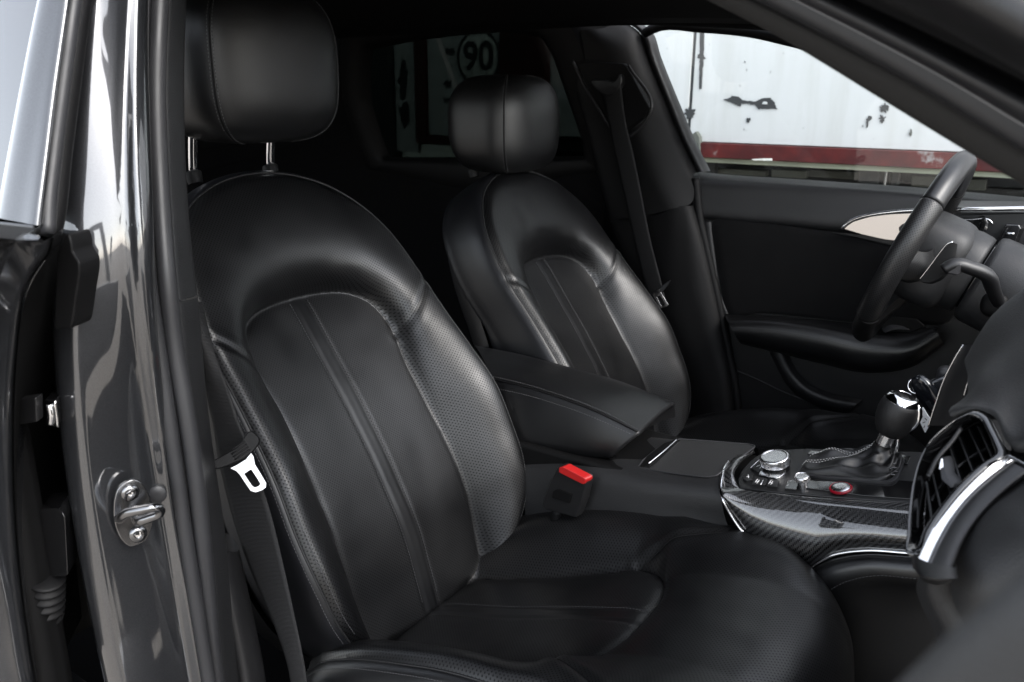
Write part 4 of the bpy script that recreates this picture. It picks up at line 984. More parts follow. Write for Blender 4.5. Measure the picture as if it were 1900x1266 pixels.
tube('seam', resample(q3, 60)+[0, -.0008, .0006], .0012, 'black', ar, n=60, seg=6)
loft('armrest_base', [rail([(960, 824, -.09), (1060, 838, -.09), (1140, 838, -.08)]), rail([(960, 860, -.09), (1060, 862, -.09), (1150, 868, -.08)])], 'black', ar, n=20)

# ------------------------------------------------------------------ gear lever
gl0 = dk(1570, 870, .0); gl = thing('gear_lever', 'gear lever with black ball knob, silver cap and a stitched leather gaiter', 'gear lever', tuple(gl0))
yk = .0; kc = at(1664, 770, yk); kb = at(1638, 828, yk); ax = unit(kc-kb)
lathe('lever_stem', [(.0125, 0), (.0122, .014), (.0118, .035), (.0112, .05)], 'satin_metal', gl, loc=kb-ax*.004, axis=ax, seg=36)
tube('stem_trigger', [kb+[.018, 0, -.008], kb+[.02, 0, .012], kb+[.017, 0, .03]], .003, 'chrome', gl, n=16)
lathe('knob', [(.010, -.036), (.018, -.033), (.024, -.024), (.0285, -.010), (.0300, .004), (.0288, .015), (.0262, .023), (.0245, .0245)], 'knob_leather', gl, loc=kc, axis=ax, seg=56)
lathe('knob_cap', [(.0256, .0225), (.0262, .0245), (.0250, .0265), (.0225, .0305), (.0195, .0325), (.0165, .0335), (.0155, .0325), (.0004, .0325)], 'chrome', gl, loc=kc, axis=ax, seg=56)
lathe('shift_diagram', [(.0150, .0), (.0146, .0016), (.010, .0022), (.0004, .0024)], 'piano', gl, loc=kc+ax*.0322, axis=ax, seg=40)
t1 = unit(np.cross(ax, [0, 1, 0])); 
tube('release_button', [kc+ax*.027+unit([1, -.25, 0])*.016, kc+ax*.020+unit([1, -.25, -.1])*.026, kc+ax*.004+unit([1, -.25, -.1])*.031, kc-ax*.010+unit([1, -.25, -.1])*.029, kc-ax*.020+unit([1, -.25, -.1])*.024], [.003, .0042, .004, .003, .0015], 'chrome', gl, n=40, seg=12)
# gaiter: folds from the gate up to the stem
base = resample([dk(*p, .004) for p in gi], 72, True, True)
axb = kb+ax*.004
ctr_top = np.array([axb+.0135*(math.cos(a)*unit(np.cross(ax, [0, 1, 0]))+math.sin(a)*np.array([0, 1., 0])) for a in np.linspace(0, 2*math.pi, 72, endpoint=False)])
cb = base.mean(0)
# match angular order
ab = np.arctan2(*(base-cb)[:, [1, 0]].T); at_ = np.arctan2(*(ctr_top-axb)[:, [1, 0]].T)
base = base[np.argsort(ab)]; ctr_top = ctr_top[np.argsort(at_)]
Gg = []
for f in np.linspace(0, 1, 26):
    # collapsed leather: bulges outwards low down, then sweeps up to the stem
    w = f**1.0; row = base*(1-sstep(f)**.9)+ctr_top*sstep(f)**.9
    h_ = tab(f, [(0, 0), (.1, .010), (.3, .020), (.5, .026), (.7, .036), (.85, .052), (1, 1)]) if f < 1 else 1
    z0 = base[:, 2]; zt_ = ctr_top[:, 2]
    zz = z0+(zt_-z0)*tab(f, [(0, 0), (.12, .20), (.3, .30), (.55, .42), (.8, .7), (1, 1)])
    an_ = np.linspace(0, 2*math.pi, 72, endpoint=False)
    fold = .0035*np.sin(an_*5+f*9)*math.sin(math.pi*f)+.003*np.sin(an_*3-f*14+1)*math.sin(math.pi*f)
    row = row.copy(); row[:, 2] = zz+fold
    Gg.append(row)
Gg = np.array(Gg); grid('gaiter', Gg, 'leather_matte', gl, cv=True)
for tgt, o_ in (((1486, 872), 0), ((1490, 866), 0), ((1500, 852), 0), ((1506, 850), 0)):
    k0 = int(np.argmin(np.linalg.norm(base-dk(*tgt, .004), axis=1)))
    Pt = np.array([Gg[i, k0] for i in range(1, 25)])
    stitching(resample(Pt, 80)+[0, 0, .0012], np.array([-.2, -.4, .9]), m='thread_light', parent=gl, pitch=.0046, ln=.003, r=.00055)

# ------------------------------------------------------------------ belts
def belt(label, edgeL, edgeR, m='webbing'):
    a, b = resample(edgeL, 70), resample(edgeR, 70)
    G = np.array([a+(b-a)*f+np.array([.5, -.8, 0])*.002*math.sin(math.pi*f) for f in np.linspace(0, 1, 9)])
    t = thing('seat_belt', label, 'seat belt', tuple(a[0]), 'front seat belts')
    grid('webbing', G, m, t, solid=.0014); return t
yb1 = -.690
sbp = belt('black seat belt hanging beside the passenger seat, its bright steel tongue facing forward', rail([(366, 560, -.70), (374, 640, -.70), (384, 730, -.696), (398, 800, -.692), (404, 846, -.69), (414, 890, -.69), (438, 980, -.69), (470, 1070, -.69), (505, 1150, -.69), (535, 1240, -.69), (545, 1330, -.69)]),
           rail([(374, 560, -.69), (394, 640, -.688), (426, 730, -.684), (446, 790, -.682), (462, 826, -.680), (476, 870, -.680), (504, 960, -.682), (528, 1060, -.684), (548, 1150, -.684), (566, 1240, -.684), (576, 1330, -.684)]))
gy = -.710
TN = unit([.62, -.64, .30]); tq = at(455, 850, -.695); tpl = lambda u, v, o=0: atn(u, v, tq+o*TN, TN)
R_ = lambda pts, o=0: np.array([tpl(u, v, o) for u, v in pts])
gp_ = R_([(393, 856), (410, 847), (440, 830), (458, 803), (466, 799), (480, 812), (482, 822), (470, 838), (452, 852), (425, 864), (402, 872), (396, 870)], .004)
prism('belt_grip', resample(gp_, 40, False, True), -.010*TN, 'dark_shaded_trim', sbp, bevel=.002)
for k in range(4):
    a = tpl(428+k*3.2-2, 838+k*5, .0045); b = tpl(456+k*3.2-2, 819+k*5, .0045); tube('grip_rib', [a, b], .0011, 'dark_shaded_trim', sbp, n=4, seg=6)
to = [(427, 869), (438, 864), (456, 853), (466, 841), (470, 847), (473, 862), (484, 880), (494, 897), (493, 905), (486, 910), (474, 914), (465, 911), (456, 898), (444, 880), (438, 874)]
ti = [(453, 880), (453.5, 879), (456, 877.5), (461, 874), (464.5, 872), (467, 872.5), (470, 877), (476, 886), (481.5, 895), (483, 899), (481, 901.5), (475, 904.5), (471.5, 904.5), (467, 901), (459, 889)]
ringplate('steel_tongue', R_(to, .0015), R_(ti, .0015), -.003*TN, 'tongue_steel', sbp)
sbd = belt("black seat belt on the far pillar behind the driver's headrest", rail([(1114, 150), (1128, 220), (1142, 290), (1160, 370), (1178, 450), (1200, 540), (1210, 580)], .655), rail([(1152, 150), (1160, 220), (1176, 290), (1192, 370), (1208, 450), (1226, 520), (1236, 560)], .650))
prism('belt_anchor', resample(rail([(1096, 150), (1118, 148), (1140, 150), (1150, 136), (1154, 150), (1146, 168), (1128, 178), (1110, 170)], .648), 30, True, True), (0, .02, 0), 'hard_plastic', sbd, bevel=.004)
prism('belt_grip', rail([(1206, 546), (1222, 536), (1238, 522), (1244, 520), (1240, 530), (1226, 546), (1214, 558)], .64), (0, .014, 0), 'piano', sbd, bevel=.002)
ringplate('steel_tongue', rail([(1212, 548), (1226, 542), (1240, 566), (1236, 570), (1226, 572), (1222, 568)], .637), rail([(1219, 551), (1225, 549), (1234, 564), (1232, 566), (1227, 568), (1225, 565)], .637), (0, .003, 0), 'striker_steel', sbd)
# buckle beside the console
bk = thing('belt_buckle', 'black belt buckle with a red release button beside the centre console', 'belt buckle', tuple(at(1045, 930, -.165)))
bo = rail([(1034, 866), (1042, 864), (1088, 886), (1089, 892), (1080, 930), (1068, 962), (1010, 945), (1004, 938), (1018, 900)], -.170)
prism('buckle_body', resample(bo, 40, False, True), (.006, .016, .002), 'hard_plastic', bk, bevel=.003)
br = rail([(1037, 868), (1044, 866), (1086, 888), (1087, 893), (1082, 900), (1036, 877)], -.174)
prism('release_button', resample(br, 30, False, True), (.006, .015, .002), 'red_plastic', bk, bevel=.0016)
prism('raised_mark', rail([(1026, 912), (1034, 908), (1060, 918), (1056, 934), (1024, 924)], -.1735), (.001, .004, 0), 'black', bk, bevel=.0006)
tube('buckle_stalk', rail([(1035, 945), (1030, 970), (1020, 1000), (1005, 1050)], -.155), .011, 'rubber_dark', bk, n=20)

# ------------------------------------------------------------------ steering wheel
WC = np.array([.969, .37, .826]); wn = unit([-.935, 0, .355]); wv = unit([.355, 0, .935]); wy = np.array([0, 1., 0])
sw = thing('steering_wheel', 'black leather steering wheel seen edge-on with perforated grips', 'steering wheel', tuple(WC))
RR = .172
def rimp(a, rr=RR, d=0.): return WC+rr*(math.cos(a)*wy+math.sin(a)*wv)+d*wn
def arc(name, a0, a1, m, r=.0188, n=70): return tube(name, [rimp(a) for a in np.linspace(a0, a1, n)], r, m, sw, n=n, seg=24, rs=False, flat=1.12)
D = math.radians
arc('rim_top', D(38), D(142), 'leather'); arc('rim_bottom', D(218), D(322), 'leather')
arc('rim_grip', D(142.6), D(217.4), 'rim_leather', .0196); arc('rim_grip', D(-37.4), D(37.4), 'rim_leather', .0196)
for a in (38, 142, 218, 322): tube('rim_seam', [rimp(D(a)-.004), rimp(D(a)+.004)], .0199, 'black', sw, n=3, seg=24, rs=False, flat=1.12)
squad('airbag_cover', WC-wn*.035, (.058, .085, .080), (.5, .5), 'soft_plastic', sw, rot=np.stack([wn, wy, wv], 1))
for s in (-1, 1):
    loft('spoke', [[WC+s*wy*.07-wn*.035+wv*.035, WC+s*wy*.12-wn*.03+wv*.03, rimp(D(90-s*80), RR-.006)+0*wn], [WC+s*wy*.07-wn*.008, WC+s*wy*.12-wn*.004, rimp(D(90-s*90), RR-.004)+.008*wn], [WC+s*wy*.07-wn*.035-wv*.035, WC+s*wy*.12-wn*.03-wv*.03, rimp(D(90-s*100), RR-.006)], [WC+s*wy*.07-wn*.055, WC+s*wy*.12-wn*.045, rimp(D(90-s*90), RR-.004)-.01*wn], [WC+s*wy*.07-wn*.035+wv*.035, WC+s*wy*.12-wn*.03+wv*.03, rimp(D(90-s*80), RR-.006)]], 'rim_leather', sw, n=20)
loft('spoke', [[WC-wv*.06-wn*.03-wy*.03, rimp(D(264), RR-.006)], [WC-wv*.06-wn*.005, rimp(D(270), RR-.004)+.008*wn], [WC-wv*.06-wn*.03+wy*.03, rimp(D(276), RR-.006)], [WC-wv*.06-wn*.05, rimp(D(270), RR-.004)-.01*wn], [WC-wv*.06-wn*.03-wy*.03, rimp(D(264), RR-.006)]], 'anthracite', sw, n=16)
for k, yy in enumerate((.235, .505)):
    pp = rail([(1770, 450), (1766, 476), (1757, 500), (1742, 518), (1722, 526), (1708, 524), (1706, 518), (1728, 492), (1750, 462), (1760, 452)], .235)+[0, yy-.235, 0]
    prism('shift_paddle', resample(pp, 40, False, True), (.006, .004, -.002), 'dark_shaded_trim', sw, bevel=.0012)
    if k == 0: tube('paddle_edge', rail([(1768, 449), (1759, 452), (1748, 464), (1727, 492), (1706, 519)], .2335), .0012, 'bright_strip', sw, n=30, seg=8)
# ---- column cowl and stalk
cl = thing('steering_column', 'smooth dark grey steering column cowl behind the wheel', 'steering column', tuple(WC-wn*.15))
def cowl(name, d0, d1, a, b, m, sh=-.004):
    G = []
    for i, (d, k) in enumerate(((d0, .86), (d0+.003, .96), (d0+.012, 1), ((d0+d1)/2, 1.02), (d1-.008, 1.0), (d1, .97), (d1, .8))):
        G.append([WC-wn*d+wv*(sh+b*k*np.sign(math.sin(t))*abs(math.sin(t))**.8)+wy*(a*k*np.sign(math.cos(t))*abs(math.cos(t))**.8) for t in np.linspace(0, 2*math.pi, 60, endpoint=False)])
    grid(name, np.array(G), m, cl, cv=True)
cowl('cowl', .062, .112, .070, .072, 'soft_plastic', .004); cowl('cowl', .116, .26, .076, .080, 'soft_plastic', .004)
cowl('cowl_gap', .108, .122, .060, .062, 'piano', .004)
st_ = thing('column_stalk', 'black wiper stalk reaching out from the steering column towards the camera', 'control stalk', tuple(at(1845, 560, .29)))
sp = rail([(1750, 500, .20), (1768, 491, .205), (1800, 497, .22), (1832, 512, .24), (1842, 536, .26), (1852, 562, .285)])
tube('stalk_arm', sp, [.011, .014, .015, .0145, .013, .012], 'hard_plastic', st_, n=40, seg=14, flat=.8)
prism('stalk_tip', rail([(1752, 496), (1764, 487), (1784, 490), (1776, 512), (1756, 508)], .195), (.004, .014, 0), 'anthracite', st_, bevel=.003)
squad('stalk_socket', at(1846, 566, .295), (.022, .016, .022), (.8, .8), 'black', st_)
# ---- dashboard
db = thing('dashboard', 'grained dark grey dashboard with a gloss black corner vent and silver trim', 'dashboard', tuple(at(1800, 900, -.5)))
d1_ = rail([(1806, 656), (1824, 620), (1848, 583), (1900, 537), (2000, 466), (2120, 400)], -.32)
d0_ = d1_+[.035, .04, -.005]
d2_ = rail([(1795, 706), (1836, 668), (1870, 640), (1920, 604), (2030, 540), (2150, 470)], -.42)
d3_ = rail([(1782, 744), (1826, 715), (1868, 700), (1925, 672), (2040, 610), (2160, 540)], -.48)
d4_ = rail([(1764, 756, -.49), (1808, 746, -.495), (1850, 752, -.505), (1890, 790, -.52), (2000, 720, -.52), (2160, 640, -.52)])
d5_ = rail([(1760, 770, -.505), (1806, 757, -.51), (1838, 768, -.515), (1874, 834, -.545), (1990, 782, -.55), (2160, 700, -.55)])
loft('dash_pad', [d0_, d1_, d2_, d3_, d4_, d5_, d5_+[.02, .02, -.005]], 'dash_pad', db, n=60)
loft('speaker_grille', [rail([(1786, 640), (1770, 668), (1752, 705), (1738, 745), (1724, 790)], -.30), rail([(1800, 640), (1786, 668), (1770, 705), (1758, 745), (1748, 790)], -.32), rail([(1812, 640), (1806, 668), (1796, 705), (1786, 745), (1776, 790)], -.34)], 'hard_plastic', db, n=30)
tube('grille_moulding', rail([(1787, 640), (1770, 668), (1751, 706), (1737, 746), (1722, 792)], -.302), .0009, 'satin_metal', db, n=30, seg=8)
tube('grille_moulding', rail([(1809, 655), (1804, 678), (1796, 708), (1788, 736)], -.345), .0008, 'satin_metal', db, n=20, seg=8)
# corner vent housing
def vy(U, V): return -.50-.16*((V-760)/280.)-.00012*(1800-U)
def vp(U, V, o=0.): return at(U, V, vy(U, V)+o)
vo = [(1694, 1030), (1690, 990), (1693, 940), (1700, 890), (1712, 848), (1730, 816), (1760, 788), (1794, 768), (1814, 762), (1828, 768), (1846, 795), (1860, 822), (1868, 842), (1836, 866), (1796, 902), (1758, 946), (1728, 990), (1706, 1032)]
vi = [(1708, 1008), (1704, 985), (1706, 940), (1712, 900), (1722, 866), (1740, 836), (1764, 810), (1794, 786), (1812, 779), (1822, 784), (1834, 804), (1842, 824), (1846, 840), (1822, 858), (1784, 894), (1748, 938), (1724, 976), (1712, 1000)]
Po, Pi = resample([vp(*p, -.012) for p in vo], 90, True, True), resample([vp(*p) for p in vi], 90, True, True)
Pm = (Po*.55+Pi*.45)+[-.004, -.008, .002]
grid('vent_surround', np.array([Po+[.003, .05, -.02], Po+[.001, .02, -.008], Po, Po*.8+Pm*.2+[-.001, -.004, 0], Pm, Pi, Pi+[.001, .03, -.012]]), 'piano', db, cv=True)
prism('vent_back', Pi*.98+Pi.mean(0)*.02+[.001, .034, -.0136], (.01, .02, 0), 'black', db, bevel=0)
tube('surround_ridge', [vp(*p, -.004) for p in ((1722, 885), (1740, 850), (1766, 820), (1782, 796))], .0022, 'hard_plastic', db, n=20, seg=8)
for a, b in (((1758, 824), (1784, 905)), ((1776, 808), (1806, 884)), ((1794, 794), (1826, 862)), ((1812, 790), (1838, 848)), ((1742, 846), (1764, 925)), ((1726, 870), (1744, 948)), ((1716, 892), (1727, 974))):
    A_, B_ = vp(*a, .012), vp(*b, .012); w = np.array([.001, .022, -.0085])
    prism('vent_slat', [A_, B_, B_+w, A_+w], (.0022, -.0012, 0), 'hard_plastic', db, bevel=.0005)
tube('cross_vane', [vp(1728, 930, .02), vp(1760, 885, .02), (vp(1800, 850, .02)), vp(1840, 828, .02)], .0016, 'hard_plastic', db, n=16)
tg_ = prism('vent_tab', [vp(*p, .004) for p in ((1739, 852), (1750, 846), (1755, 862), (1757, 880), (1772, 898), (1765, 908), (1745, 890))], (.006, .010, -.001), 'anthracite', db, bevel=.0015)
prism('tab_inlay', [vp(*p, .003) for p in ((1741, 854), (1746, 851), (1748, 868), (1742, 872))], (.002, .004, 0), 'chrome', tg_, bevel=.0004)
# silver strip sweeping below the vent, satin body, black end cap
def sy(U, V): return -.525-.155*((V-840)/200.)
def srail(pts, o=0.): return np.array([at(U, V, sy(U, V)+o) for U, V in pts])
a0 = srail([(1703, 1036), (1722, 996), (1748, 952), (1784, 908), (1824, 872), (1864, 842)], -.012)
a0 = resample(a0, 40); ta = np.gradient(a0, axis=0); ta /= np.linalg.norm(ta, axis=1)[:, None]
na = np.array([.145, -.478, .866])-(ta @ np.array([.145, -.478, .866]))[:, None]*ta; na /= np.linalg.norm(na, axis=1)[:, None]
wa = np.cross(ta, na); wa *= np.sign(wa[:, :1]+1e-9)
a1 = a0+.0085*wa
a2 = srail([(1760, 1052), (1776, 1012), (1800, 972), (1836, 930), (1872, 898), (1905, 872)], -.016)
a3 = srail([(1766, 1058), (1782, 1018), (1806, 978), (1842, 936), (1878, 904), (1915, 880)], .004)
A2 = resample(a2, 40); loft('trim_body', [a1-.0005*na, (a1+A2)/2+[-.003, -.006, .002], A2, resample(a3, 40)], 'anthracite', db, n=50, k=6)
loft('silver_strip', [a0+[.006, .010, 0], a0, a0*.93+a1*.07+[-.0006, -.001, .0006], a0*.5+a1*.5+[-.0008, -.0014, .0008], a0*.07+a1*.93+[-.0006, -.001, .0006], a1, a1+[.006, .01, 0]], 'bright_strip', db, n=50, k=5)
tube('trim_moulding', srail([(1866, 844), (1884, 853), (1910, 868), (1960, 895)], -.014), .0016, 'bright_strip', db, n=14, seg=8)
loft('end_cap', [srail([(1692, 1022), (1694, 1050), (1700, 1062)], -.004), srail([(1706, 1036), (1706, 1058), (1712, 1070)], -.016), srail([(1734, 1047), (1736, 1064), (1740, 1074)], -.018), srail([(1760, 1052), (1761, 1066), (1764, 1074)], -.016), srail([(1772, 1040), (1772, 1060), (1774, 1070)], .01)], 'hard_plastic', db, n=14)
loft('end_cap', [srail([(1690, 1000), (1694, 1056)], .01), srail([(1700, 1062), (1712, 1070), (1740, 1074), (1764, 1074)], -.008), srail([(1704, 1066), (1716, 1080), (1742, 1086), (1766, 1080)], .02)], 'hard_plastic', db, n=14)
# rounded lower dash and glove box side
l0 = rail([(1764, 1086, -.66), (1768, 1030, -.655), (1795, 985, -.63), (1832, 940, -.60), (1875, 905, -.57), (1930, 872, -.55)])
l1 = rail([(1770, 1120, -.675), (1790, 1050, -.675), (1822, 1000, -.66), (1860, 960, -.64), (1905, 925, -.61), (1960, 895, -.59)])
l2 = rail([(1785, 1150, -.685), (1822, 1090, -.69), (1860, 1040, -.68), (1900, 1000, -.67), (1950, 965, -.65), (2010, 935, -.63)])
l3 = rail([(1810, 1190, -.68), (1860, 1140, -.69), (1905, 1100, -.69), (1950, 1060, -.685), (2000, 1020, -.67), (2060, 990, -.65)])
loft('lower_dash', [l0+[.03, .05, 0], l0, l1, l2, l3, l3+[.05, .05, 0]], 'dash_pad', db, n=50)
loft('glovebox_side', [rail([(1703, 1072), (1700, 1090), (1708, 1120), (1722, 1150), (1740, 1190), (1760, 1240)], -.60), rail([(1736, 1078), (1735, 1100), (1745, 1130), (1760, 1160), (1778, 1200), (1800, 1250)], -.615), rail([(1764, 1080), (1768, 1106), (1782, 1140), (1798, 1170), (1816, 1210), (1840, 1260)], -.61), rail([(1790, 1080), (1795, 1106), (1810, 1140), (1830, 1170), (1850, 1210), (1870, 1260)], -.57)], 'soft_plastic', db, n=30)
# far half of the dash: light switch panel, button row, cluster hood
prism('switch_panel', resample(rail([(1770, 398), (1900, 394), (2000, 394), (2000, 620), (1880, 600), (1830, 500), (1790, 450)], .50), 40, False, True), (.05, .03, -.01), 'hard_plastic', db, bevel=.004)
loft('dash_top', [rail([(1770, 372), (1900, 374), (2050, 380)], .72), rail([(1776, 384), (1900, 386), (2050, 392)], .60), rail([(1782, 394), (1900, 394), (2050, 394)], .49)], 'dash_pad', db, n=20)
tube('dash_moulding', rail([(1775, 389), (1840, 388), (1900, 387), (2000, 387)], .488), .0042, 'bright_strip', db, n=20, seg=10)
bp2 = prism('button_row', resample(rail([(1866, 416), (1890, 417), (1894, 424), (1884, 450), (1868, 474), (1852, 474), (1840, 466), (1850, 442)], .485), 40, False, True), (.006, .012, 0), 'piano', db, bevel=.002)
for (a, b, v) in ((1866, 1882, 433), (1856, 1872, 448), (1843, 1859, 463)): tube('button_mark', [at(a, v, .483), at(b, v+1, .483)], .0021, 'satin_metal', bp2, n=4, seg=6)
lathe('light_switch', [(.022, -.004), (.024, .002), (.020, .006), (.012, .007), (.0004, .007)], 'piano', db, loc=at(1815, 424, .49), axis=(-.8, -.5, .3), seg=36)
tube('panel_edge', rail([(1766, 410), (1800, 408), (1838, 410), (1842, 416)], .486), .0016, 'satin_metal', db, n=20, seg=6)
lathe('cluster_bezel', [(.030, -.004), (.032, .003), (.026, .005), (.0004, .004)], 'satin_metal', db, loc=at(1906, 474, .40), axis=(-.9, -.3, .2), seg=36)
box('dash_core', (1.42, .0, .66), (.36, 1.3, .34), 'black', db, bevel=.02)
# ---- keys hanging behind the gear lever
ky = thing('car_key', 'black key fob with a white paper tag hanging behind the gear knob', 'car key', tuple(at(1720, 730, .12)))
kr = unit(at(1740, 760, .12)-at(1704, 706, .12)); kn = unit([-.5, -.8, .3]); kn = unit(kn-kr*(kn @ kr)); kx = np.cross(kr, kn)
squad('fob', at(1722, 733, .12), (.036, .017, .009), (.6, .75), 'fob', ky, rot=np.stack([kr, kx, kn], 1))
squad('fob', at(1742, 716, .14), (.026, .014, .008), (.6, .75), 'fob', ky, rot=np.stack([unit([.7, .2, .4]), unit(np.cross(kn, [.7, .2, .4])), kn], 1))
tgp = rail([(1700, 762), (1712, 756), (1728, 782), (1716, 803), (1706, 782)], .10)
tgo = prism('paper_tag', tgp, (.001, .0012, 0), 'tag_paper', ky, bevel=.0002)
for (a, b) in (((1708, 764), (1712, 763)), ((1712, 772), (1710, 777)), ((1712, 785), (1717, 783)), ((1716, 790), (1714, 794)), ((1716, 776), (1720, 780))): tube('tag_mark', [at(*a, .0988), at(*b, .0988)], .0006, 'rust_dark', tgo, n=4, seg=6)
squad('ring_end', at(1757, 697, .18), (.016, .013, .016), (.7, .7), 'anthracite', ky)
tube('key_ring', [at(1700, 716, .12)+.012*np.array([math.cos(t), .3*math.sin(t), math.sin(t)]) for t in np.linspace(0, 2*math.pi, 30, endpoint=False)], .0012, 'chrome', ky, n=40, seg=6, closed=True)

# ------------------------------------------------------------------ open passenger door, its trim close to the lens
fd = thing('front_door', 'open front passenger door, its grey trim blurred close to the lens', 'car door', (1.25, -1.0, .5))
f0 = rail([(1560, 1345), (1640, 1272), (1700, 1212), (1760, 1158), (1830, 1100), (1900, 1048), (2000, 980), (2100, 915)], -1.15)
loft('door_trim', [f0+[.03, .03, -.02], f0+[.003, .006, -.001], f0, f0+[.006, -.006, .0], f0+[.03, -.01, -.03], f0+[.10, -.01, -.12]], 'dash_pad', fd, n=40)
dx_ = unit([.38, -.92, 0])
def dp(a, z, o=0): return np.array([1.27, -.96, 0])+dx_*a+np.array([0, 0, z])+o*np.array([-.92, -.38, 0])
loft('door_panel', [[dp(a, z) for a in (0, .3, .7, 1.05)] for z in (.15, .35, .55, .72)], 'hard_plastic', fd, n=20, solid=.08)
prism('door_window_frame', [dp(.25, .72), dp(.6, 1.22), dp(1.02, 1.26), dp(1.05, .72), dp(1.0, .74), dp(.97, 1.22), dp(.62, 1.18), dp(.32, .74)], (.03, .012, 0), 'black', fd, bevel=.004)

# ------------------------------------------------------------------ what stands beyond the far windows
TY = 2.1
tr = thing('box_trailer', 'white sided box trailer with red rails and peeling paint beyond the far windows', 'trailer', (0, TY+1.2, -.12))
Z0 = at(1300, 263, TY)[2]; zb = at(1400, 296, TY)[2]
X = lambda U, V=170: at(U, V, TY)[0]
def panel(name, x0, x1, z0, z1, m, d=.03, y=TY, **kw): return box(name, ((x0+x1)/2, y+d/2, (z0+z1)/2), (x1-x0, d, z1-z0), m, tr, **kw)
xj = X(1283, 160); TOP = 3.0
panel('side_panel', xj+.007, 6.0, Z0, TOP, 'trailer_white'); panel('side_panel', X(1020), xj-.007, Z0, TOP, 'trailer_white')
panel('side_panel', X(794), X(929), Z0-.02, TOP, 'trailer_white'); panel('side_panel', X(733), X(773), zb-.05, TOP, 'trailer_white')
panel('red_post', X(930), X(1019), zb, TOP, 'trailer_red', .05, TY-.02); panel('red_post', X(773)+.003, X(794)-.003, zb, TOP, 'trailer_red', .05, TY-.02)
panel('panel_joint', xj-.006, xj+.006, Z0, TOP, 'rust_dark', .02, TY+.004)
panel('bottom_rail', X(1285, 280), 6.0, zb, Z0-.003, 'trailer_red', .06, TY-.025); panel('bottom_rail', X(794, 280), X(929, 280), zb, Z0-.023, 'trailer_red', .06, TY-.025)
panel('rail_lip', X(1285, 280), 6.0, zb-.022, zb-.003, 'old_green', .05, TY+.01)
panel('corner_post', X(733)-.16, X(733)-.01, zb-.3, TOP, 'rust_dark', .1, TY-.04)
panel('trailer_body', X(733), 6.0, zb-.01, TOP+.02, 'rust_dark', 2.3, TY+.05)
prism('rust_bracket', [at(u, v, TY-.03) for u, v in ((1272, 268), (1280, 252), (1291, 244), (1298, 254), (1300, 300), (1278, 296))], (0, .03, 0), 'old_steel', tr, bevel=.003)
# peeled paint: thin scabs with ragged outlines
def patch(pts, m='rust_dark', jag=.004, n=60):
    P = resample([at(u, v, TY-.002) for u, v in pts], n, False, True); c = P.mean(0)
    rr = np.random.RandomState(int(pts[0][0])); P = P+(P-c)/(np.linalg.norm(P-c, axis=1)[:, None]+1e-9)*rr.normal(0, jag, n)[:, None]; P[:, 1] = TY-.003
    return prism('paint_scab', P, (0, .004, 0), m, tr, bevel=0, smooth=False)
K = lambda pts: [(1200+x/2.714, y/2.714) for x, y in pts]
patch(K([(386, 502), (440, 484), (462, 486), (482, 505), (548, 512), (580, 496), (622, 492), (640, 512), (654, 548), (560, 550), (548, 528), (478, 522), (470, 538), (432, 520)]), jag=.003, n=110)
patch(K([(582, 524), (590, 510), (606, 516), (608, 526)]), 'trailer_white', .001, 16).location.y = -.003
patch(K([(500, 603), (506, 594), (520, 594), (523, 604), (516, 615), (504, 614)]), jag=.002, n=24)
patch(K([(192, 572), (196, 552), (218, 546), (238, 556), (242, 576), (228, 596), (204, 600)]), jag=.003, n=40)
patch(K([(1172, 548), (1180, 532), (1202, 526), (1218, 534), (1220, 552), (1204, 566), (1180, 564)]), jag=.003, n=40)
patch(K([(1172, 590), (1182, 578), (1196, 592), (1196, 606), (1184, 624), (1174, 610)]), jag=.003, n=30)
patch(K([(1108, 600), (1120, 584), (1136, 586), (1132, 602), (1118, 612), (1114, 640), (1106, 646), (1104, 624)]), jag=.002, n=40)
patch(K([(268, 130), (290, 130), (286, 300), (276, 440), (264, 448), (266, 300)]), jag=.004, n=80)
patch(K([(1084, 634), (1090, 630), (1090, 640)]), jag=.001, n=10); patch(K([(490, 310), (496, 308), (496, 316)]), jag=.001, n=10)
patch(K([(1320, 670), (1330, 655), (1338, 668), (1330, 690)]), 'old_steel', .003, 20)
for cx, cy, rx, ry in ((832, 155, 8, 7), (748, 150, 8, 40), (752, 210, 9, 26), (835, 96, 9, 6), (829, 186, 5, 4)):
    patch([(cx+rx*math.cos(t), cy+ry*math.sin(t)) for t in np.linspace(0, 6.28, 9)[:-1]], jag=.008, n=26)
# worn patches on the rail
for pts, m in ((K([(540, 800), (640, 796), (640, 808), (545, 806)]), 'wall_white'),):
    o = patch(pts, m, .0018, 50); o.location.y = -.026
# running gear below: lips, brackets, old beams
for (u0, u1, v0, v1, m, d) in ((1330, 1470, 297, 302, 'old_green', .12), (1480, 1610, 303, 311, 'old_green', .12), (1680, 1735, 312, 322, 'old_green', .12), (1300, 1500, 303, 312, 'rust_dark', .3), (1300, 1420, 314, 324, 'old_steel', .25), (1430, 1495, 316, 330, 'old_steel', .2), (1500, 1620, 318, 332, 'old_steel', .4), (1640, 1645, 305, 350, 'satin_metal', .2), (1600, 1612, 298, 345, 'rust_dark', .22), (1655, 1668, 300, 345, 'rust_dark', .2), (1310, 1325, 292, 325, 'rust_dark', .2), (1690, 1830, 330, 350, 'old_steel', .3), (1300, 1900, 334, 352, 'rust_dark', .5)):
    A_, B_ = at(u0, (v0+v1)/2, TY+d), at(u1, (v0+v1)/2, TY+d); h = at(u0, v0, TY+d)[2]-at(u0, v1, TY+d)[2]
    box('chassis_beam', (A_+B_)/2+[0, .03, 0], (abs(B_[0]-A_[0]), .05, max(.02, h)), m, tr, bevel=.004)
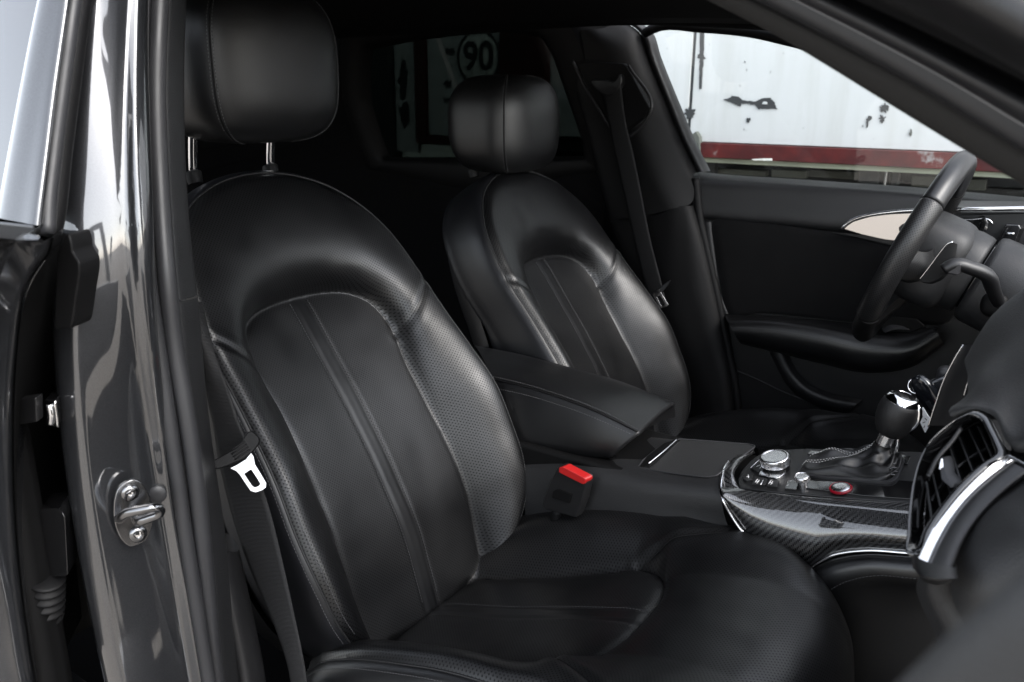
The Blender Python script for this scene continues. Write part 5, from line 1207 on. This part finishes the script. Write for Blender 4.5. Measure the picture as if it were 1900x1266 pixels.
for x in np.arange(-1.2, 5.5, 1.7): box('cross_member', (x, TY+1.2, zb-.1), (.08, 2.0, .14), 'rust_dark', tr, bevel=.004)
for x in (3.4, 4.6):
    for yy in (TY+.3, TY+1.9):
        w = lathe('wheel', [(.2, -.11), (.42, -.11), (.47, -.08), (.47, .08), (.42, .11), (.2, .11)], 'rubber_dark', tr, loc=(x, yy, .35), axis=(0, 1, 0), seg=40); lathe('wheel_rim', [(.05, -.06), (.2, -.09), (.21, .09), (.05, .06)], 'old_steel', w, loc=(x, yy, .35), axis=(0, 1, 0), seg=30)
panel('shade_backdrop', -1.6, 6.0, zb-.42, zb-.024, 'rust_dark', .05, TY+.55)  # dark sheet added in place of the shadow under the trailer
# speed sticker
sc_ = at(888, 107, TY-.006); r90 = abs(at(928, 107, TY)[0]-at(848, 107, TY)[0])/2
st9 = lathe('speed_sticker', [(r90, -.001), (r90, .0015), (r90*.995, .002), (.0005, .002)], 'wall_white', tr, loc=sc_, axis=(0, -1, 0), seg=64)
an = np.linspace(0, 2*math.pi, 64, endpoint=False); cir = lambda r: np.array([sc_+[r*math.cos(a), -.0025, r*math.sin(a)] for a in an])
ringplate('sticker_ring', cir(r90), cir(r90*.90), (0, -.001, 0), 'rust_dark', st9, bevel=0)
fc = bpy.data.curves.new('number_90', 'FONT'); fc.body = '90'; fc.size = r90*1.42; fc.align_x = 'CENTER'; fc.align_y = 'CENTER'; fc.extrude = .001; fc.offset = .004
fo = bpy.data.objects.new('number_90', fc); COL.objects.link(fo); bpy.context.view_layer.update()
me = bpy.data.meshes.new_from_object(fo); bpy.data.objects.remove(fo); me.materials.clear(); me.materials.append(MATS['rust_dark'])
no = bpy.data.objects.new('number', me); COL.objects.link(no); no.parent = st9
no.rotation_euler = (math.radians(90), 0, 0); no.location = Vector(tuple(sc_+np.array([0, -.004, 0])))-Vector(tr.location)
# yard wall behind the trailer's tail
yw = thing('yard_building', 'tan rendered yard building with a white base beyond the rear window', 'building', (-8, 8, -.12))
box('wall', (-8, 8.2, 2.2), (9, .4, 3.0), 'plaster', yw, bevel=0); box('white_base', (-8, 8.15, .29), (9.1, .4, .82), 'wall_white', yw, bevel=0); box('roof_edge', (-8, 8.1, 3.75), (9.3, .7, .1), 'rust_dark', yw, bevel=0)
